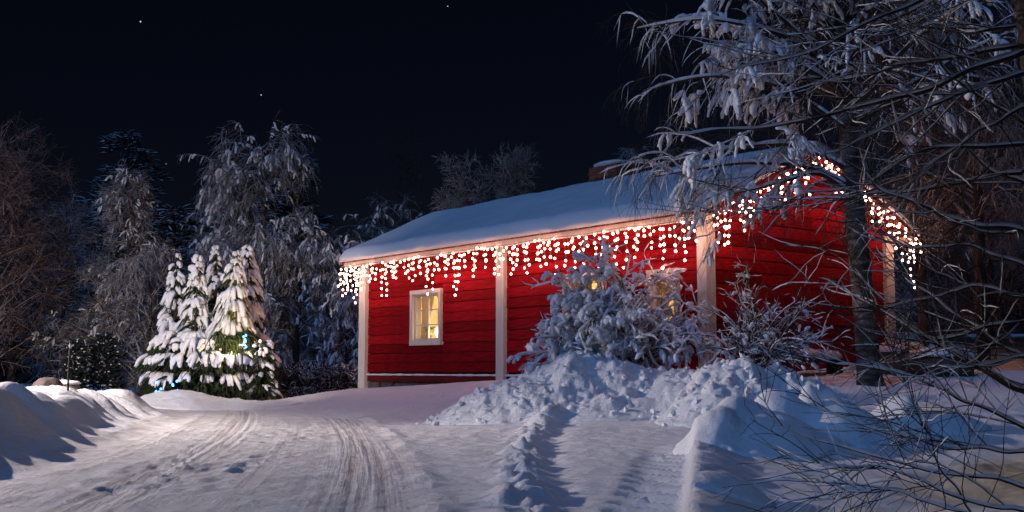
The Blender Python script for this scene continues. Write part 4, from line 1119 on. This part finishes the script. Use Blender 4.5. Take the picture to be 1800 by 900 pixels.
# dark pine behind, snow on its shelves
def pine(px, top, foot, d, rad, label, n_=110, mt='frost_blue', shape=.8, group='dark pines behind the frosted trees'):
    b = at(px, foot, d); b.z = gz(b.x, b.y); h = at(px, top, d).z - b.z
    root = tree_root('pine_tree', label, 'tree', b, group)
    mb = MB(); add_tubes(mb, np.array([[(0, 0, -.2), (0, 0, h * .5), (0, 0, h * .97)]]), np.array([[.22, .15, .03]]), 8); mb.build('trunk', M['bark'], root, True)
    t = rng.uniform(.12, .98, n_); az = rng.uniform(0, 6.283, n_); dd = np.stack([np.cos(az), np.sin(az), 0 * az], -1)
    Lb = rad * (1 - t) ** shape * rng.uniform(.6, 1.15, n_) + .4
    gr = MB(); N = n_
    base = np.stack([0 * t, 0 * t, t * h], -1)
    side = np.stack([-dd[:, 1], dd[:, 0], 0 * t], -1)
    for j in range(26):
        u = rng.uniform(.25, 1.0, N)[:, None]; wv = rng.uniform(-.4, .4, N)[:, None]
        c = base + dd * Lb[:, None] * u + side * Lb[:, None] * wv * (1.1 - .6 * u); c[:, 2] += (Lb * (.10 * u[:, 0] - .30 * u[:, 0] ** 2)) + rng.normal(0, .06, N)
        dr2 = norm(dd + side * rng.normal(0, .7, (N, 1)) + np.stack([0 * t, 0 * t, rng.normal(0.05, .25, N)], -1))
        tt2 = np.linspace(0, 1, 3)[None, :, None]
        P = c[:, None, :] + dr2[:, None, :] * tt2 * .42
        add_tubes(gr, P, np.tile([.05, .075, .01], (N, 1)), 4, .6)
    gr.build('crown', M[mt], root, True)
pine(213, 226, 650, 52, 3.4, 'tall dark pine with snowy shelves behind the conical larch', 150, shape=.55)
pine(300, 360, 650, 50, 3.0, 'dark broad pine with snow behind the evergreen clump', 110, shape=.5)
pine(510, 262, 650, 48, 2.6, 'dim tall pine behind the large weeping tree', 110, shape=.7)

# unseen pines added behind the camera so their high crowns shade the bare tree
for (x_, y_, h_, r_, lab) in ((-2.4, -0.9, 15.0, 1.9, 'tall clear-stemmed pine added out of view to shade the bare tree, just left of the camera'), (-0.9, -2.1, 14.5, 2.0, 'tall clear-stemmed pine added directly behind the camera to shade the bare tree')):
    b_ = Vector((x_, y_, gz(x_, y_)))
    root = tree_root('pine_tree', lab, 'tree', b_, 'unseen pines added to shade the bare tree')
    mb = MB(); add_tubes(mb, np.array([[(0, 0, -.2), (0.05, 0, h_ * .3), (0.0, 0.08, h_ * .6), (0, 0, h_ * .98)]]), np.array([[.20, .16, .13, .02]]), 9); mb.build('trunk', M['bark'], root, True)
    n_ = 190; t = rng.uniform(.63, .99, n_); az = rng.uniform(0, 6.283, n_); dd = np.stack([np.cos(az), np.sin(az), 0 * az], -1)
    sn_, gr_ = MB(), MB(); boughs(sn_, gr_, np.stack([0 * t, 0 * t, t * h_], -1), dd, r_ * ((1 - t) / .4) ** .4 * rng.uniform(.7, 1.1, n_) + .2, np.full(n_, .11), 4, .2, .8, 6, .8)
    gr_.build('crown', M['needles'], root, True); sn_.build('snow', M['bough_snow'], root, True)

# dark far forest (reads as one mass)
fo = MB()
fr_ = random.Random(9)
for k in range(150):
    px = fr_.uniform(-150, 1950); d = fr_.uniform(58, 90); foot = at(px, 640, d)
    hgt = fr_.uniform(4.0, 8.5) if px < 560 else fr_.uniform(4.5, 7.5)
    n_ = 46
    t = rng.uniform(.05, .98, n_); az = rng.uniform(0, 6.283, n_); dd = np.stack([np.cos(az), np.sin(az), 0 * az], -1)
    Lb = (1.9 * (1 - t) + .3)[:, None]
    P = np.array(foot)[None, None, :] * np.array([1, 1, 0]) + np.stack([0 * t, 0 * t, t * hgt], -1)[:, None, :] + dd[:, None, :] * Lb[:, None] * np.linspace(0, 1, 3)[None, :, None]
    P[..., 2] -= (Lb * np.array([0, .15, .45])[None])
    add_tubes(fo, P, np.tile([.35, .30, .03], (n_, 1)) * (Lb / 1.6 + .3), 4, .5)
forest = fo.build('forest', M['dark'], None, True)
tag(forest, 'black far-off conifer forest behind the trees and the house', 'forest', kind='stuff')

# hedge at the end of the far road
def hedge(px0, px1, top, foot, d, label):
    c = at((px0 + px1) / 2, foot, d); zb_ = gz(c.x, c.y); w = at(px1, foot, d).x - at(px0, foot, d).x
    h = at(px0, top, d).z - zb_
    root = tree_root('hedge', label, 'hedge', (c.x, c.y, zb_))
    n_ = int(w * 420)
    P0 = np.stack([rng.uniform(-w / 2, w / 2, n_), rng.normal(0, .28, n_), rng.uniform(0.02, h, n_)], -1)
    P0[:, 2] *= 1 - 0.12 * rng.random(n_)
    dr2 = norm(rng.normal(0, 1, (n_, 3)) + np.array([0, 0, .5]))
    P = P0[:, None, :] + dr2[:, None, :] * np.linspace(0, .26, 4)[None, :, None] + rng.normal(0, .02, (n_, 4, 3))
    mb = MB(); add_tubes(mb, P, np.tile([.014, .018, .016, .004], (n_, 1)), 4); mb.build('foliage', M['hedge'], root, True)
    st = np.zeros((int(w * 3), 3, 3)); st[:, :, 0] = np.linspace(-w / 2, w / 2, len(st))[:, None]; st[:, :, 2] = np.array([-.1, h * .4, h * .8])
    mb = MB(); add_tubes(mb, st, np.full((len(st), 3), .025), 5); mb.build('stems', M['bark'], root)
hedge(468, 640, 643, 668, 29.5, 'clipped snowy hedge behind the far road left of the house')

# columnar snowy shrubs at the left
for (px, top, d, lab) in ((131, 600, 29, 'narrow columnar shrub dotted with snow behind the left bank, beside a stake'), (181, 590, 30, 'broader columnar shrub dotted with snow behind the left bank')):
    b = at(px, 655, d); b.z = gz(b.x, b.y) ; h = at(px, top, d).z - b.z
    root = tree_root('columnar_shrub', lab, 'shrub', b, 'columnar shrubs behind the left bank')
    n_ = 420; az = rng.uniform(0, 6.283, n_); t = rng.uniform(0, 1, n_); rr = (.30 if px < 150 else .42) * np.sqrt(np.clip(1 - t ** 2.5, .05, 1)) * rng.uniform(.3, 1, n_)
    P0 = np.stack([rr * np.cos(az), rr * np.sin(az), t * h], -1)
    gr, sn_ = MB(), MB()
    dr2 = norm(np.stack([np.cos(az), np.sin(az), rng.uniform(0, 1, n_)], -1))
    P = P0[:, None, :] + dr2[:, None, :] * np.linspace(0, .16, 3)[None, :, None]
    add_tubes(gr, P, np.tile([.02, .026, .004], (n_, 1)), 4); gr.build('foliage', M['dark'], root, True)
    mk = rng.random(n_) < .16; add_blobs(sn_, P[mk][:, 1] + np.array([0, 0, .03]), rng.uniform(.02, .045, (mk.sum(), 3)) * np.array([1, 1, .7]), 1, .1); sn_.build('snow', M['bough_snow'], root, True)['kind'] = 'stuff'

# snow marking stakes
for (px, top, foot, d, lab) in ((119, 598, 697, 14.5, 'tall thin dark snow stake stuck in the left bank'), (592, 667, 692, 27.5, 'short thin stake beside the far road near the house corner'), (515, 632, 672, 32.5, 'thin stake in front of the snowy hedge'), (238, 632, 664, 26.0, 'thin dark stake left of the evergreen clump')):
    b = at(px, foot, d); tpz = at(px, top, d).z
    zg = gz(b.x, b.y); mb = MB()
    add_tubes(mb, np.array([[(0, 0, -.25), (0, 0, .3), (0.01, 0, tpz - zg)]]), np.full((1, 3), .013 if d < 20 else .02), 7)
    root = empty('snow_stake', (b.x, b.y, zg), lab, 'stake', 'snow stakes along the drive')
    mb.build('rod', M['black'], root, True)
    mb = MB(); add_tubes(mb, np.array([[(0.01, 0, tpz - zg - .10), (0.01, 0, tpz - zg - .04)]]), np.full((1, 2), .0155 if d < 20 else .023), 7); mb.build('reflector', M['metal'], root, True)

# boulders and the snow-topped things
def boulder(px, py, d, rx, ry, rz, label, name='boulder', snow=.6, mt='stone', group=None):
    c = at(px, py, d); zg = gz(c.x, c.y)
    root = empty(name, (c.x, c.y, zg), label, 'boulder', group)
    V, Fa = ICO[4]; nzv = 1 + .18 * fbm(V[:, 0] * 1.7 + px, V[:, 1] * 1.7 + V[:, 2] * 1.3, 3, int(px) % 50)
    mb = MB(); W = V * nzv[:, None] * np.array([rx, ry, rz]); W[:, 2] += rz * .55; W[:, 2] = np.maximum(W[:, 2], -.05); mb.add(W, Fa); mb.build('rock', M[mt], root, True)
    if snow:
        W2 = V * (1 + .06 * fbm(V[:, 0] * 2 + px, V[:, 1] * 2, 2, 3))[:, None] * np.array([rx * 1.03, ry * 1.03, rz * snow]); W2[:, 2] = np.maximum(W2[:, 2], -rz * .12) + rz * (1.52 - snow * .55)
        mb = MB(); mb.add(W2, Fa); mb.build('snow_cap', M['snow'], root, True)
boulder(82, 662, 16.5, .22, .2, .17, 'brown rounded boulder behind the crest of the left bank', snow=0.0)
boulder(112, 664, 17.5, .24, .2, .13, 'low dark boulder beside the brown one behind the left bank', snow=0.4)
boulder(1582, 640, 19.0, .42, .40, .30, 'dark boulder with a thick snow cap at the right corner of the house', snow=.5, group='boulders right of the house')
boulder(1655, 650, 18.6, .55, .4, .26, 'long dark boulder under snow right of the capped one', snow=.5, group='boulders right of the house')
# snow covered bench at the foot of the gable wall
bp = hw(1.75, -0.55); zb_ = gz(bp.x, bp.y)
bench = empty('timber_bench', (bp.x, bp.y, zb_), 'low timber bench under thick snow at the foot of the gable wall', 'bench', rotz=HROT)
o = link('seat', boxmesh('seat', 1.7, .34, .05, .006), M['bark'], bench); o.location = (0, 0, .22)
for sx in (-.7, .7):
    o = link('leg', boxmesh('leg', .08, .28, .40, .006), M['bark'], bench); o.location = (sx, 0, 0.0)
mb = MB(); n = 24; xs = np.linspace(-.86, .86, n); prof = .15 * np.sqrt(np.clip(1 - (np.linspace(-1, 1, n)) ** 6, .02, 1)) * rng.uniform(.9, 1.1, n)
add_tubes(mb, np.stack([xs, 0 * xs, np.full(n, .30)], -1)[None], prof[None] * 1.15, 12, .62); mb.build('snow', M['snow'], bench, True)

# stars
for (px, py, r_, lab) in ((247, 38, 1.0, 'brightest star, high on the left of the night sky'), (459, 167, .7, 'faint star above the large weeping tree'), (787, 11, .7, 'faint star near the top middle of the sky'), (292, 288, .45, 'very faint star just right of the tall pine top')):
    c = at(px, py, 1600); mb = MB(); add_blobs(mb, np.zeros((1, 3)), np.full((1, 3), r_), 2, 0, 0)
    s_ = mb.build('star', M['star'], None, True); s_.location = c; tag(s_, lab, 'star', 'stars in the night sky')
